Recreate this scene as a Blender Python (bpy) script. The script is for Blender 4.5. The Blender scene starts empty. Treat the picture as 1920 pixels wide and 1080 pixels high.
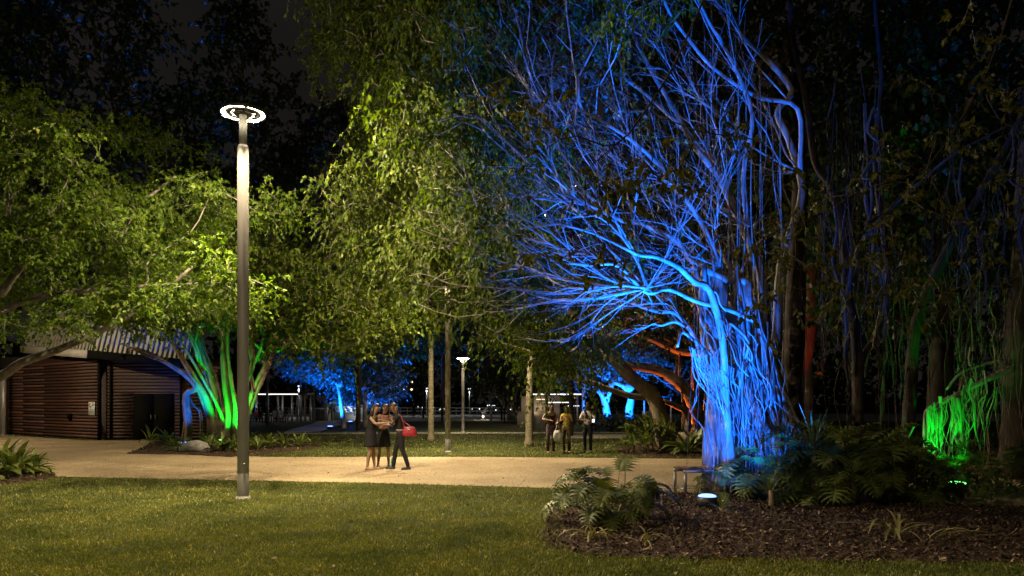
import bpy, math, random
import numpy as np
from mathutils import Vector, Matrix, Euler

# ------------------------------------------------------------------ camera, sky, exposure
scn = bpy.context.scene
F, HZ, CH = 1360.0, 755.0, 1.7          # focal length and horizon in 1920-wide pixels, eye height
cam_d = bpy.data.cameras.new('camera')
cam = bpy.data.objects.new('camera', cam_d)
scn.collection.objects.link(cam)
cam.location = (0, 0, CH)
cam.rotation_euler = (math.radians(90), 0, 0)
cam_d.sensor_width = 36.0
cam_d.lens = F / 1920 * 36
cam_d.shift_y = (HZ - 540) / 1920
cam_d.clip_end = 2000
scn.camera = cam

world = bpy.data.worlds.new('World')
scn.world = world
world.use_nodes = True
wn, wl = world.node_tree.nodes, world.node_tree.links
bg = wn['Background']
wtc = wn.new('ShaderNodeTexCoord')
wno = wn.new('ShaderNodeTexNoise')
wno.inputs['Scale'].default_value = 3.2
wno.inputs['Detail'].default_value = 5
wcr = wn.new('ShaderNodeValToRGB')
wcr.color_ramp.elements[0].position = 0.35
wcr.color_ramp.elements[0].color = (0.0075, 0.0066, 0.0062, 1)
wcr.color_ramp.elements[1].position = 0.7
wcr.color_ramp.elements[1].color = (0.0135, 0.0118, 0.0108, 1)
wl.new(wtc.outputs['Generated'], wno.inputs['Vector'])
wl.new(wno.outputs['Fac'], wcr.inputs['Fac'])
wl.new(wcr.outputs['Color'], bg.inputs['Color'])
bg.inputs['Strength'].default_value = 0.95

scn.view_settings.view_transform = 'Standard'
scn.view_settings.look = 'None'
scn.view_settings.exposure = 0.0
scn.view_settings.gamma = 1.0
scn.view_settings.use_curve_mapping = False
try:
    scn.render.engine = 'CYCLES'
    scn.cycles.use_denoising = True
    scn.cycles.max_bounces = 5
    scn.cycles.diffuse_bounces = 2
    scn.cycles.glossy_bounces = 2
    scn.cycles.transmission_bounces = 3
    scn.cycles.sample_clamp_indirect = 2.0
    scn.cycles.sample_clamp_direct = 0.0
    scn.cycles.use_light_tree = True
    scn.cycles.blur_glossy = 1.0
except Exception:
    pass
WARM = (1.0, 0.80, 0.50)
P_LAMP = 9600.0      # watts of one ring lamp

# ------------------------------------------------------------------ helpers
R_ = np.random.default_rng(7)
random.seed(7)
PI = math.pi

def at(px, py, Y):
    return np.array(((px - 960) / F * Y, Y, CH - (py - HZ) / F * Y))

def gnd(px, py, z=0.0):
    Y = (CH - z) * F / (py - HZ)
    return np.array(((px - 960) / F * Y, Y, z))

def link(o):
    scn.collection.objects.link(o)
    return o

def thing(name, label, cat, loc=(0, 0, 0), group=None, rz=0.0):
    o = link(bpy.data.objects.new(name, None))
    o.empty_display_size = 0.2
    o.location = [float(v) for v in loc]
    o.rotation_euler = (0, 0, rz)
    o['label'] = label
    o['category'] = cat
    if group:
        o['group'] = group
    return o

def tag(o, label=None, cat=None, group=None, kind=None):
    if label: o['label'] = label
    if cat: o['category'] = cat
    if group: o['group'] = group
    if kind: o['kind'] = kind
    return o

def unit(v):
    v = np.asarray(v, float)
    n = np.linalg.norm(v)
    return v / n if n > 1e-9 else np.array((0, 0, 1.0))

class MB:
    """collects arrays of vertices and faces, builds one mesh"""
    def __init__(s):
        s.V, s.Fq, s.Ft, s.n = [], [], [], 0
        s.mq, s.mt = [], []
    def add(s, V, Q=None, T=None, mi=0):
        V = np.asarray(V, float).reshape(-1, 3)
        if Q is not None and len(Q):
            Q = np.asarray(Q, np.int64).reshape(-1, 4)
            s.Fq.append(Q + s.n); s.mq.append(np.full(len(Q), mi, np.int32))
        if T is not None and len(T):
            T = np.asarray(T, np.int64).reshape(-1, 3)
            s.Ft.append(T + s.n); s.mt.append(np.full(len(T), mi, np.int32))
        s.V.append(V); s.n += len(V)
        return s
    def box(s, c, size, rz=0.0, mi=0, M=None):
        x, y, z = [v / 2 for v in size]
        V = np.array([(-x,-y,-z),(x,-y,-z),(x,y,-z),(-x,y,-z),(-x,-y,z),(x,-y,z),(x,y,z),(-x,y,z)])
        if M is not None:
            V = V @ np.asarray(M, float).T
        elif rz:
            ca, sa = math.cos(rz), math.sin(rz)
            V = np.c_[V[:,0]*ca - V[:,1]*sa, V[:,0]*sa + V[:,1]*ca, V[:,2]]
        return s.add(V + np.asarray(c, float), [(0,3,2,1),(4,5,6,7),(0,1,5,4),(1,2,6,5),(2,3,7,6),(3,0,4,7)], mi=mi)
    def beam(s, a, b, w, h, mi=0):
        """rectangular bar from a to b"""
        a, b = np.asarray(a, float), np.asarray(b, float)
        d = unit(b - a)
        up = np.array((0, 0, 1.0)) if abs(d[2]) < 0.95 else np.array((0, 1.0, 0))
        sx = unit(np.cross(d, up)); u = np.cross(sx, d)
        V = []
        for p in (a, b):
            for i, j in ((-1,-1),(1,-1),(1,1),(-1,1)):
                V.append(p + sx*i*w/2 + u*j*h/2)
        return s.add(V, [(0,1,2,3),(7,6,5,4),(0,4,5,1),(1,5,6,2),(2,6,7,3),(3,7,4,0)], mi=mi)
    def tube(s, P, R, n=6, cap=True, bump=0.0, rng=None, mi=0):
        P = np.asarray(P, float); m = len(P)
        R = np.broadcast_to(np.asarray(R, float), (m,)).copy()
        T = np.empty_like(P)
        T[1:-1] = P[2:] - P[:-2]; T[0] = P[1] - P[0]; T[-1] = P[-1] - P[-2]
        T /= np.maximum(np.linalg.norm(T, axis=1, keepdims=True), 1e-9)
        t0 = T[0]
        u = np.cross(t0, (0, 0, 1.0) if abs(t0[2]) < 0.9 else (1.0, 0, 0)); u /= np.linalg.norm(u)
        ang = np.arange(n) * 2 * PI / n
        ca, sa = np.cos(ang)[:, None], np.sin(ang)[:, None]
        V = np.empty((m, n, 3))
        for i in range(m):
            t = T[i]
            u = u - t * (u @ t); u /= max(np.linalg.norm(u), 1e-9)
            w = np.array((t[1]*u[2]-t[2]*u[1], t[2]*u[0]-t[0]*u[2], t[0]*u[1]-t[1]*u[0]))
            r = R[i]
            if bump and rng is not None:
                rr = r * (1 + bump * rng.uniform(-1, 1, (n, 1)))
                V[i] = P[i] + rr * (ca * u + sa * w)
            else:
                V[i] = P[i] + r * (ca * u + sa * w)
        idx = np.arange(m * n).reshape(m, n)
        a = idx[:-1]; b = idx[1:]
        Q = np.stack([a, np.roll(a, -1, 1), np.roll(b, -1, 1), b], -1).reshape(-1, 4)
        V = V.reshape(-1, 3); Tt = None
        if cap:
            V = np.vstack([V, P[0], P[-1]])
            c0, c1 = m * n, m * n + 1
            k = np.arange(n); k2 = (k + 1) % n
            Tt = np.vstack([np.c_[np.full(n, c0), k2, k], np.c_[np.full(n, c1), (m-1)*n + k, (m-1)*n + k2]])
        return s.add(V, Q, Tt, mi=mi)
    def lathe(s, prof, n=20, c=(0, 0, 0), mi=0, a0=0.0, a1=2*PI, sx=1.0, sy=1.0):
        """profile of (r, z) turned round the z axis"""
        prof = np.asarray(prof, float); m = len(prof)
        full = abs(a1 - a0 - 2*PI) < 1e-6
        k = n if full else n + 1
        ang = a0 + (a1 - a0) * np.arange(k) / n
        V = np.empty((m, k, 3))
        V[:, :, 0] = prof[:, :1] * np.cos(ang) * sx
        V[:, :, 1] = prof[:, :1] * np.sin(ang) * sy
        V[:, :, 2] = prof[:, 1:]
        idx = np.arange(m * k).reshape(m, k)
        if full:
            a = idx[:-1]; b = idx[1:]
            Q = np.stack([a, np.roll(a, -1, 1), np.roll(b, -1, 1), b], -1)
        else:
            a = idx[:-1]; b = idx[1:]
            Q = np.stack([a[:, :-1], a[:, 1:], b[:, 1:], b[:, :-1]], -1)
        return s.add(V.reshape(-1, 3) + np.asarray(c, float), Q.reshape(-1, 4), mi=mi)
    def build(s, name, mat, parent=None, smooth=False, world=False):
        me = bpy.data.meshes.new(name)
        V = np.vstack(s.V)
        if world and parent is not None:
            r = parent
            while r.parent is not None: r = r.parent
            V = V - np.array(r.location)
        q = np.vstack(s.Fq) if s.Fq else np.zeros((0, 4), np.int64)
        t = np.vstack(s.Ft) if s.Ft else np.zeros((0, 3), np.int64)
        nl = q.size + t.size
        me.vertices.add(len(V)); me.vertices.foreach_set('co', V.astype(np.float32).ravel())
        me.loops.add(nl); me.loops.foreach_set('vertex_index', np.concatenate([q.ravel(), t.ravel()]).astype(np.int32))
        nf = len(q) + len(t)
        me.polygons.add(nf)
        st = np.concatenate([np.arange(len(q)) * 4, q.size + np.arange(len(t)) * 3]).astype(np.int32)
        me.polygons.foreach_set('loop_start', st)
        me.polygons.foreach_set('loop_total', np.concatenate([np.full(len(q), 4), np.full(len(t), 3)]).astype(np.int32))
        mats = mat if isinstance(mat, (list, tuple)) else [mat]
        for m_ in mats: me.materials.append(m_)
        if len(mats) > 1:
            me.polygons.foreach_set('material_index', np.concatenate(s.mq + s.mt).astype(np.int32))
        me.update(calc_edges=True)
        if smooth:
            me.polygons.foreach_set('use_smooth', np.ones(nf, bool))
        me.validate(clean_customdata=False)
        o = link(bpy.data.objects.new(name, me))
        if parent is not None: o.parent = parent
        return o

def inst(name, me, parent=None, loc=(0,0,0), rot=(0,0,0), sc=1.0):
    o = link(bpy.data.objects.new(name, me))
    o.parent = parent
    o.location = [float(v) for v in loc]
    o.rotation_euler = rot
    o.scale = (sc, sc, sc) if np.isscalar(sc) else sc
    return o

def mesh_only(mb, name, mat, smooth=False):
    o = mb.build(name, mat, None, smooth)
    me = o.data
    bpy.data.objects.remove(o)
    return me

def smooth_path(P, k=4):
    """Catmull-Rom through the points"""
    P = np.asarray(P, float)
    if len(P) < 3: return P
    Q = np.vstack([2*P[0]-P[1], P, 2*P[-1]-P[-2]])
    out = []
    for i in range(1, len(Q) - 2):
        p0, p1, p2, p3 = Q[i-1], Q[i], Q[i+1], Q[i+2]
        for j in range(k):
            t = j / k
            out.append(0.5*((2*p1) + (-p0+p2)*t + (2*p0-5*p1+4*p2-p3)*t*t + (-p0+3*p1-3*p2+p3)*t**3))
    out.append(P[-1])
    return np.array(out)

# ------------------------------------------------------------------ materials
def mat(name, col, rough=0.6, metal=0.0, var=0.0, vscale=6.0, bump=0.0, bscale=30.0, stretch=(1,1,1), col2=None, emit=None, estr=0.0, spec=0.5, island=0.0, coords='Object'):
    m = bpy.data.materials.new(name); m.use_nodes = True
    n, l = m.node_tree.nodes, m.node_tree.links
    b = n['Principled BSDF']
    b.inputs['Base Color'].default_value = (*col, 1)
    b.inputs['Roughness'].default_value = rough
    b.inputs['Metallic'].default_value = metal
    b.inputs['Specular IOR Level'].default_value = spec
    if emit:
        b.inputs['Emission Color'].default_value = (*emit, 1)
        b.inputs['Emission Strength'].default_value = estr
    if var or bump or col2:
        tc = n.new('ShaderNodeTexCoord'); mp = n.new('ShaderNodeMapping')
        mp.inputs['Scale'].default_value = stretch
        l.new(tc.outputs[coords], mp.inputs['Vector'])
    cout = None
    if var or col2:
        no = n.new('ShaderNodeTexNoise'); no.inputs['Scale'].default_value = vscale; no.inputs['Detail'].default_value = 6
        no.inputs['Roughness'].default_value = 0.65
        l.new(mp.outputs['Vector'], no.inputs['Vector'])
        cr = n.new('ShaderNodeValToRGB')
        c2 = col2 if col2 else tuple(min(1, c*(1+var)) for c in col)
        c1 = col if col2 else tuple(c*(1-var) for c in col)
        cr.color_ramp.elements[0].color = (*c1, 1); cr.color_ramp.elements[1].color = (*c2, 1)
        cr.color_ramp.elements[0].position = 0.34; cr.color_ramp.elements[1].position = 0.66
        l.new(no.outputs['Fac'], cr.inputs['Fac'])
        cout = cr.outputs['Color']
    if island:
        ge = n.new('ShaderNodeObjectInfo'); hs = n.new('ShaderNodeHueSaturation')
        mr = n.new('ShaderNodeMapRange'); mr.inputs['To Min'].default_value = 1 - island; mr.inputs['To Max'].default_value = 1 + island
        l.new(ge.outputs['Random'], mr.inputs['Value']); l.new(mr.outputs['Result'], hs.inputs['Value'])
        if cout: l.new(cout, hs.inputs['Color'])
        else: hs.inputs['Color'].default_value = (*col, 1)
        cout = hs.outputs['Color']
    if cout: l.new(cout, b.inputs['Base Color'])
    if bump:
        nb = n.new('ShaderNodeTexNoise'); nb.inputs['Scale'].default_value = bscale; nb.inputs['Detail'].default_value = 8
        l.new(mp.outputs['Vector'], nb.inputs['Vector'])
        bp = n.new('ShaderNodeBump'); bp.inputs['Strength'].default_value = bump; bp.inputs['Distance'].default_value = 0.02
        l.new(nb.outputs['Fac'], bp.inputs['Height']); l.new(bp.outputs['Normal'], b.inputs['Normal'])
    return m

def leafmat(name, c1, c2, transl=0.35, rough=0.42, source='island', c3=None, spec=0.4, tint=(1.6, 1.5, 0.6), patch=0.0):
    """leaf: glossy upper face, light passes through; tint differs from leaf to leaf"""
    m = bpy.data.materials.new(name); m.use_nodes = True
    n, l = m.node_tree.nodes, m.node_tree.links
    b = n['Principled BSDF']; out = n['Material Output']
    b.inputs['Roughness'].default_value = rough
    b.inputs['Specular IOR Level'].default_value = spec
    if source == 'island':
        g = n.new('ShaderNodeNewGeometry'); rnd = g.outputs['Random Per Island']
    else:
        g = n.new('ShaderNodeObjectInfo'); rnd = g.outputs['Random']
    cr = n.new('ShaderNodeValToRGB')
    cr.color_ramp.elements[0].color = (*c1, 1); cr.color_ramp.elements[1].color = (*c2, 1)
    if c3:
        e = cr.color_ramp.elements.new(0.93); e.color = (*c2, 1)
        cr.color_ramp.elements[2].color = (*c3, 1)
    l.new(rnd, cr.inputs['Fac'])
    if patch:       # colour drifts over the lawn: lusher and drier areas
        tc = n.new('ShaderNodeTexCoord'); no = n.new('ShaderNodeTexNoise'); no.inputs['Scale'].default_value = .9; no.inputs['Detail'].default_value = 5; no.inputs['Roughness'].default_value = .62
        l.new(tc.outputs['Object'], no.inputs['Vector'])
        pr = n.new('ShaderNodeValToRGB'); pr.color_ramp.elements[0].position = .36; pr.color_ramp.elements[1].position = .64
        pr.color_ramp.elements[0].color = (1 - patch, 1 - patch*.75, 1 - patch, 1); pr.color_ramp.elements[1].color = (1 + patch, 1 + patch*.8, 1 + patch*.9, 1)
        l.new(no.outputs['Fac'], pr.inputs['Fac'])
        pm = n.new('ShaderNodeMixRGB'); pm.blend_type = 'MULTIPLY'; pm.inputs['Fac'].default_value = 1
        l.new(cr.outputs['Color'], pm.inputs['Color1']); l.new(pr.outputs['Color'], pm.inputs['Color2']); cr = pm
    l.new(cr.outputs['Color'], b.inputs['Base Color'])
    tr = n.new('ShaderNodeBsdfTranslucent')
    mx = n.new('ShaderNodeMixShader'); mx.inputs['Fac'].default_value = transl
    gm = n.new('ShaderNodeMixRGB'); gm.blend_type = 'MULTIPLY'; gm.inputs['Fac'].default_value = 1
    gm.inputs['Color2'].default_value = (*tint, 1)
    l.new(cr.outputs['Color'], gm.inputs['Color1']); l.new(gm.outputs['Color'], tr.inputs['Color'])
    l.new(b.outputs['BSDF'], mx.inputs[1]); l.new(tr.outputs['BSDF'], mx.inputs[2])
    l.new(mx.outputs['Shader'], out.inputs['Surface'])
    return m

def emis(name, col, s):
    m = bpy.data.materials.new(name); m.use_nodes = True
    n, l = m.node_tree.nodes, m.node_tree.links
    e = n.new('ShaderNodeEmission'); e.inputs['Color'].default_value = (*col, 1); e.inputs['Strength'].default_value = s
    l.new(e.outputs['Emission'], n['Material Output'].inputs['Surface'])
    return m

M = {}
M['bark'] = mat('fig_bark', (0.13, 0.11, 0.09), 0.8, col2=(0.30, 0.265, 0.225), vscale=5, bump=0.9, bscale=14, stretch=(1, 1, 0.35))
M['bark_brown'] = mat('brown_bark', (0.12, 0.085, 0.05), 0.85, col2=(0.25, 0.19, 0.12), vscale=5, bump=0.6, bscale=18, stretch=(1, 1, 0.4))
M['palm_bark'] = mat('palm_bark', (0.10, 0.08, 0.045), 0.85, col2=(0.22, 0.19, 0.12), vscale=3, bump=0.6, bscale=12, stretch=(1, 1, 6))
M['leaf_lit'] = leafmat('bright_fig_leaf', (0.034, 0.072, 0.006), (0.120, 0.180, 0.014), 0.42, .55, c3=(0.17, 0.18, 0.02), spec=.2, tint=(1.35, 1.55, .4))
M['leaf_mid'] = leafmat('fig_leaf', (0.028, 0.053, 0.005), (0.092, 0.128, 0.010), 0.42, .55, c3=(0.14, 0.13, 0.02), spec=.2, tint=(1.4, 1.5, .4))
M['leaf_olive_shaded'] = leafmat('olive_shaded_leaf', (0.022, 0.026, 0.004), (0.055, 0.055, 0.006), 0.3, .6, spec=.15)  # darker fig leaf; dimness of the front sprays is in the colour
M['leaf_blue_lit'] = leafmat('blue_lit_leaf', (0.07, 0.09, 0.06), (0.13, 0.15, 0.11), 0.35, .5, tint=(1.1, 1.1, 1.1))  # paler, greyer leaf; the blue-lit look is lifted in the colour itself
M['bark_dark_shaded'] = mat('dark_shaded_bark', (0.016, 0.012, 0.009), 0.9, col2=(0.05, 0.038, 0.029), vscale=5, bump=0.6, bscale=18, stretch=(1, 1, 0.3), spec=.2)  # darkened bark copy; shade of the right-hand stems is put into the colour
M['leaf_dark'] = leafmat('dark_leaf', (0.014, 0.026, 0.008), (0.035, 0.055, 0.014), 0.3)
M['philo'] = leafmat('split_leaf', (0.042, 0.060, 0.010), (0.105, 0.125, 0.026), 0.2, 0.5, 'object', spec=.25)
M['strap'] = leafmat('strap_leaf', (0.070, 0.110, 0.020), (0.170, 0.200, 0.055), 0.25, 0.45, 'object')
M['broad'] = leafmat('broad_leaf', (0.040, 0.085, 0.025), (0.100, 0.150, 0.045), 0.25, 0.4, 'object')
M['stripe'] = leafmat('variegated_leaf', (0.19, 0.17, 0.06), (0.30, 0.27, 0.10), 0.2, 0.5, 'object')
M['stem'] = mat('green_stem', (0.09, 0.10, 0.03), 0.6, var=0.3)
M['lawn'] = mat('lawn_soil', (0.022, 0.028, 0.008), 0.95, col2=(0.05, 0.055, 0.014), vscale=1.3, bump=0.8, bscale=60, spec=0.1)
M['mulch'] = mat('mulch', (0.02, 0.013, 0.009), 0.95, col2=(0.07, 0.043, 0.027), vscale=9, bump=1.0, bscale=40, spec=0.1)
M['steel'] = mat('galvanised_steel', (0.34, 0.33, 0.32), 0.45, 0.55, var=0.12, vscale=3, stretch=(1, 1, 0.3))
M['dark_steel'] = mat('dark_steel', (0.05, 0.05, 0.05), 0.5, 0.4)
M['pole_paint'] = mat('grey_pole_paint', (0.30, 0.28, 0.26), 0.55, 0.1, var=0.14, vscale=2.2, bump=0.05, bscale=90, stretch=(1, 1, 0.25))
M['white'] = mat('white_paint', (0.7, 0.7, 0.68), 0.5)
M['neck'] = mat('lamp_neck', (0.34, 0.33, 0.31), 0.5, 0.1)
M['ring'] = emis('lamp_light', (1.0, .86, .58), 40.0)
# ------------------------------------------------------------------ trees
def grow(paths, attract, rng, k=0.35, seg=0.5, jit=0.05, sag=0.0, r_tip=0.006, pw=2.3, rmin=None, tan=0.4):
    """traced paths first (each with an optional radius), then one branch to every attractor.
    returns positions, parents, radii, limb ids, indices of the tips"""
    pos, par, dist, lid = [], [], [], []
    forced = {}
    for pi_, pth in enumerate(paths):
        P = smooth_path(pth['pts'], pth.get('k', 3))
        prev = -1
        start = 0
        if pth.get('attach') and pos:
            D = np.linalg.norm(np.array(pos) - P[0], axis=1)
            prev = int(D.argmin())
            start = 1 if D[prev] < 0.05 else 0
        for i in range(start, len(P)):
            pos.append(np.array(P[i])); par.append(prev)
            dist.append(0.0 if prev < 0 else dist[prev] + float(np.linalg.norm(P[i] - pos[prev])))
            lid.append(pi_)
            prev = len(pos) - 1
            if 'r' in pth:
                f = i / max(1, len(P) - 1)
                forced[prev] = pth['r'][0] + (pth['r'][1] - pth['r'][0]) * f
    nb = len(pos)
    cap = len(pos) + len(attract) * 16 + 10
    A = np.zeros((cap, 3)); A[:nb] = np.array(pos); D = np.zeros(cap); D[:nb] = dist
    nl = len(paths)
    tips = []
    root = A[0]
    attract = np.asarray(attract, float).reshape(-1, 3)
    order = np.argsort(np.linalg.norm(attract - root, axis=1)) if len(attract) else []
    n = nb
    for ai in order:
        a = attract[ai]
        c = np.linalg.norm(A[:n] - a, axis=1) + k * D[:n]
        j = int(c.argmin())
        p0 = A[j]
        L = float(np.linalg.norm(a - p0))
        if L < 0.05: continue
        pj = par[j]
        d0 = unit(p0 - A[pj]) if pj >= 0 else unit(a - p0)
        m = max(2, min(14, int(L / seg) + 1))
        p1 = p0 + d0 * L * tan
        prev = j
        newid = lid[j]
        if j < nb and lid[j] == 0:
            newid = nl; nl += 1
        for i in range(1, m + 1):
            t = i / m
            p = (1-t)**2 * p0 + 2*t*(1-t)*p1 + t*t*a
            if i < m:
                p = p + rng.normal(0, jit, 3) * min(1.0, L)
            p[2] -= sag * L * t * (1 - t)
            A[n] = p; par.append(prev); D[n] = D[prev] + np.linalg.norm(p - A[prev]); lid.append(newid)
            prev = n; n += 1
        tips.append(prev)
    pos = A[:n]
    acc = np.zeros(n)
    rad = np.zeros(n)
    for i in range(n - 1, -1, -1):
        rad[i] = r_tip if acc[i] == 0 else acc[i] ** (1 / pw)
        if i in forced: rad[i] = max(min(rad[i], forced[i] * 1.3), forced[i])
        if par[i] >= 0: acc[par[i]] += rad[i] ** pw
    return pos, par, rad, lid, tips, nb

def branch_meshes(root, G, matl, rng, trunk_ids=(0,), max_limbs=40, min_limb_r=0.02, nmax=10, trunk_name='trunk', bump=0.06, rcut=0.0, alt={}):
    """one mesh for the trunk, one for each larger limb, the rest as twigs"""
    pos, par, rad, lid, tips, nb = G
    n = len(pos)
    best = np.full(n, -1)
    for i in range(n):
        p = par[i]
        if p >= 0 and (best[p] < 0 or rad[i] > rad[best[p]]): best[p] = i
    size = {}
    for i in range(n): size[lid[i]] = max(size.get(lid[i], 0), rad[i])
    big = [g for g, r in sorted(size.items(), key=lambda t: -t[1]) if g not in trunk_ids and r >= min_limb_r][:max_limbs]
    mbs = {}
    for i in range(n):
        p = par[i]
        if p >= 0 and best[p] == i: continue
        chain = [i]
        while best[chain[-1]] >= 0: chain.append(best[chain[-1]])
        P = [pos[c] for c in chain]; R = [rad[c] for c in chain]
        if p >= 0:
            P.insert(0, pos[p]); R.insert(0, min(rad[p], rad[i] * 1.15))
        if len(P) < 2 or max(R) < rcut: continue
        g = lid[i]
        key = 'trunk' if g in trunk_ids else (g if g in big else 'twigs')
        r0 = max(R)
        ns = 4 if r0 < 0.012 else (5 if r0 < 0.03 else (7 if r0 < 0.08 else nmax))
        mbs.setdefault(key, MB()).tube(P, R, ns, cap=r0 > 0.03, bump=bump if r0 > 0.03 else 0, rng=rng)
    for key, mb in mbs.items():
        if key == 'trunk': mb.build(trunk_name, matl, root, True, True)
        elif key == 'twigs': mb.build('twigs', matl, root, True, True)['kind'] = 'stuff'
        else: mb.build('limb', alt.get(key, matl), root, True, True)

def leaf_verts(P, D, N, L, Wd, fold=0.12, droop=0.12):
    """vectorised leaves: base P, direction D, normal N, length L, half width Wd"""
    D = D / np.maximum(np.linalg.norm(D, axis=1, keepdims=True), 1e-9)
    S = np.cross(D, N); S /= np.maximum(np.linalg.norm(S, axis=1, keepdims=True), 1e-9)
    U = np.cross(S, D)
    L = L[:, None]; Wd = Wd[:, None]
    b = P
    mid = P + D * L * 0.5
    l_ = P + D * L * 0.42 - S * Wd + U * L * fold
    r_ = P + D * L * 0.42 + S * Wd + U * L * fold
    tip = P + D * L - U * L * droop
    V = np.stack([b, r_, tip, l_, mid], 1)
    n = len(P)
    o = (np.arange(n) * 5)[:, None]
    Q = np.concatenate([o + np.array([[0, 1, 2, 4]]), o + np.array([[0, 4, 2, 3]])], 1).reshape(-1, 4)
    return V.reshape(-1, 3), Q

def sprays(mb, tips, rng, twigs=4, per=7, tl=(0.25, 0.55), L=(0.09, 0.14), wr=0.27, out=None, grav=0.35, droop=0.6, spread=0.12, twig_mb=None):
    """leaf sprays: short twiglets round every tip, leaves set along them"""
    T = np.asarray(tips, float)
    n = len(T) * twigs
    base = np.repeat(T, twigs, 0) + rng.normal(0, spread, (n, 3))
    d = rng.normal(0, 1, (n, 3)); d[:, 2] *= 0.6
    if out is not None:
        o = np.repeat(np.asarray(out, float), twigs, 0)
        d = d * 0.7 + o * 0.9
    d /= np.linalg.norm(d, axis=1, keepdims=True)
    ln = rng.uniform(*tl, n)
    t = (np.arange(per) + 0.6) / per
    t = np.clip(t[None, :] + rng.uniform(-0.08, 0.08, (n, per)), 0, 1)
    P = base[:, None, :] + d[:, None, :] * (ln[:, None] * t)[..., None]
    P[..., 2] -= grav * ln[:, None] * t ** 2
    side = rng.normal(0, 1, (n, per, 3))
    dd = d[:, None, :] * 0.55 + side * 0.55
    dd[..., 2] -= droop
    N = rng.normal(0, 0.55, (n, per, 3)); N[..., 2] += 0.8
    LL = rng.uniform(L[0], L[1], n * per)
    V, Q = leaf_verts(P.reshape(-1, 3), dd.reshape(-1, 3), N.reshape(-1, 3), LL, LL * wr * rng.uniform(0.8, 1.2, n * per))
    mb.add(V, Q)
    if twig_mb is not None:
        a = base; c = base + d * ln[:, None]; c[:, 2] -= grav * ln
        r = 0.004
        m_ = (a + c) / 2; m_[:, 2] += grav * ln * 0.25
        offs = np.array([(r, 0, 0), (-r*0.5, r*0.87, 0), (-r*0.5, -r*0.87, 0)])
        VV = np.stack([a[:, None] + offs, m_[:, None] + offs * 0.8, c[:, None] + offs * 0.5], 1).reshape(n, 9, 3)
        o = (np.arange(n) * 9)[:, None]
        q = []
        for s in (0, 3):
            for e in range(3):
                e2 = (e + 1) % 3
                q.append((s+e, s+e2, s+3+e2, s+3+e))
        Qq = (o[:, :, None] + np.array(q)[None]).reshape(-1, 4)
        twig_mb.add(VV.reshape(-1, 3), Qq)

def bare_twigs(mb, P, D, rng, per=2, L=(.25, .7), ang=.45, grav=.1, r=.004):
    """thin leafless twigs that leave a branch at a small angle"""
    P = np.repeat(np.asarray(P, float), per, 0); D = np.repeat(np.asarray(D, float), per, 0); n = len(P)
    d = D + rng.normal(0, ang, (n, 3)); d /= np.linalg.norm(d, axis=1, keepdims=True)
    ln = rng.uniform(*L, n)
    c = P + d * ln[:, None]; c[:, 2] -= grav * ln
    m_ = (P + c) / 2 + rng.normal(0, .05, (n, 3)) * ln[:, None]; m_[:, 2] += grav * ln * .3
    rr = (r * rng.uniform(.6, 1.4, n))[:, None, None]
    o3 = np.array([(1., 0, 0), (-.5, .87, 0), (-.5, -.87, .3)])[None] * rr
    V = np.stack([P[:, None] + o3, m_[:, None] + o3 * .8, c[:, None] + o3 * .4], 1).reshape(-1, 3)
    q = [(s+e, s+(e+1) % 3, s+3+(e+1) % 3, s+3+e) for s in (0, 3) for e in range(3)]
    mb.add(V, ((np.arange(n) * 9)[:, None, None] + np.array(q)[None]).reshape(-1, 4))

def ell(rng, c, r, n, shell=0.0):
    """n points in an ellipsoid; shell pushes them outwards"""
    v = rng.normal(0, 1, (n, 3)); v /= np.linalg.norm(v, axis=1, keepdims=True)
    u = rng.uniform(shell, 1, (n, 1)) ** (1/3)
    return np.asarray(c, float) + v * u * np.asarray(r, float)

def simple_tree(name, label, x, y, h_trunk, crown, n_att, rng, leafm='leaf_dark', barkm='bark_dark_shaded', r_tip=0.012, leafL=(0.2, 0.3), twigs=3, per=6, lean=(0, 0), group=None, shell=0.3, tl=(0.5, 1.0), z0=0.0, k=0.3, droop=0.5, wr=0.32, limbs=14, grav=0.3):
    """tapered trunk, limbs and a crown that fills the given ellipsoids"""
    root = thing(name, label, 'tree', (x, y, z0), group)
    tp = [np.array((x + lean[0]*t + rng.normal(0, .05), y + lean[1]*t, z0 - 0.1 + (h_trunk + 0.1)*t)) for t in (0, .33, .66, 1)]
    att = np.vstack([ell(rng, c, r, max(4, int(n_att * w)), shell) for c, r, w in crown])
    G = grow([{'pts': tp}], att, rng, k=k, seg=0.8, jit=0.09, r_tip=r_tip)
    branch_meshes(root, G, M[barkm], rng, max_limbs=limbs, min_limb_r=0.05)
    mb = MB()
    sprays(mb, G[0][G[4]], rng, twigs, per, tl, leafL, wr, droop=droop, spread=0.3, grav=grav)
    c = mb.build('crown', M[leafm], root, False, True); c['kind'] = 'stuff'
    return root

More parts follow.
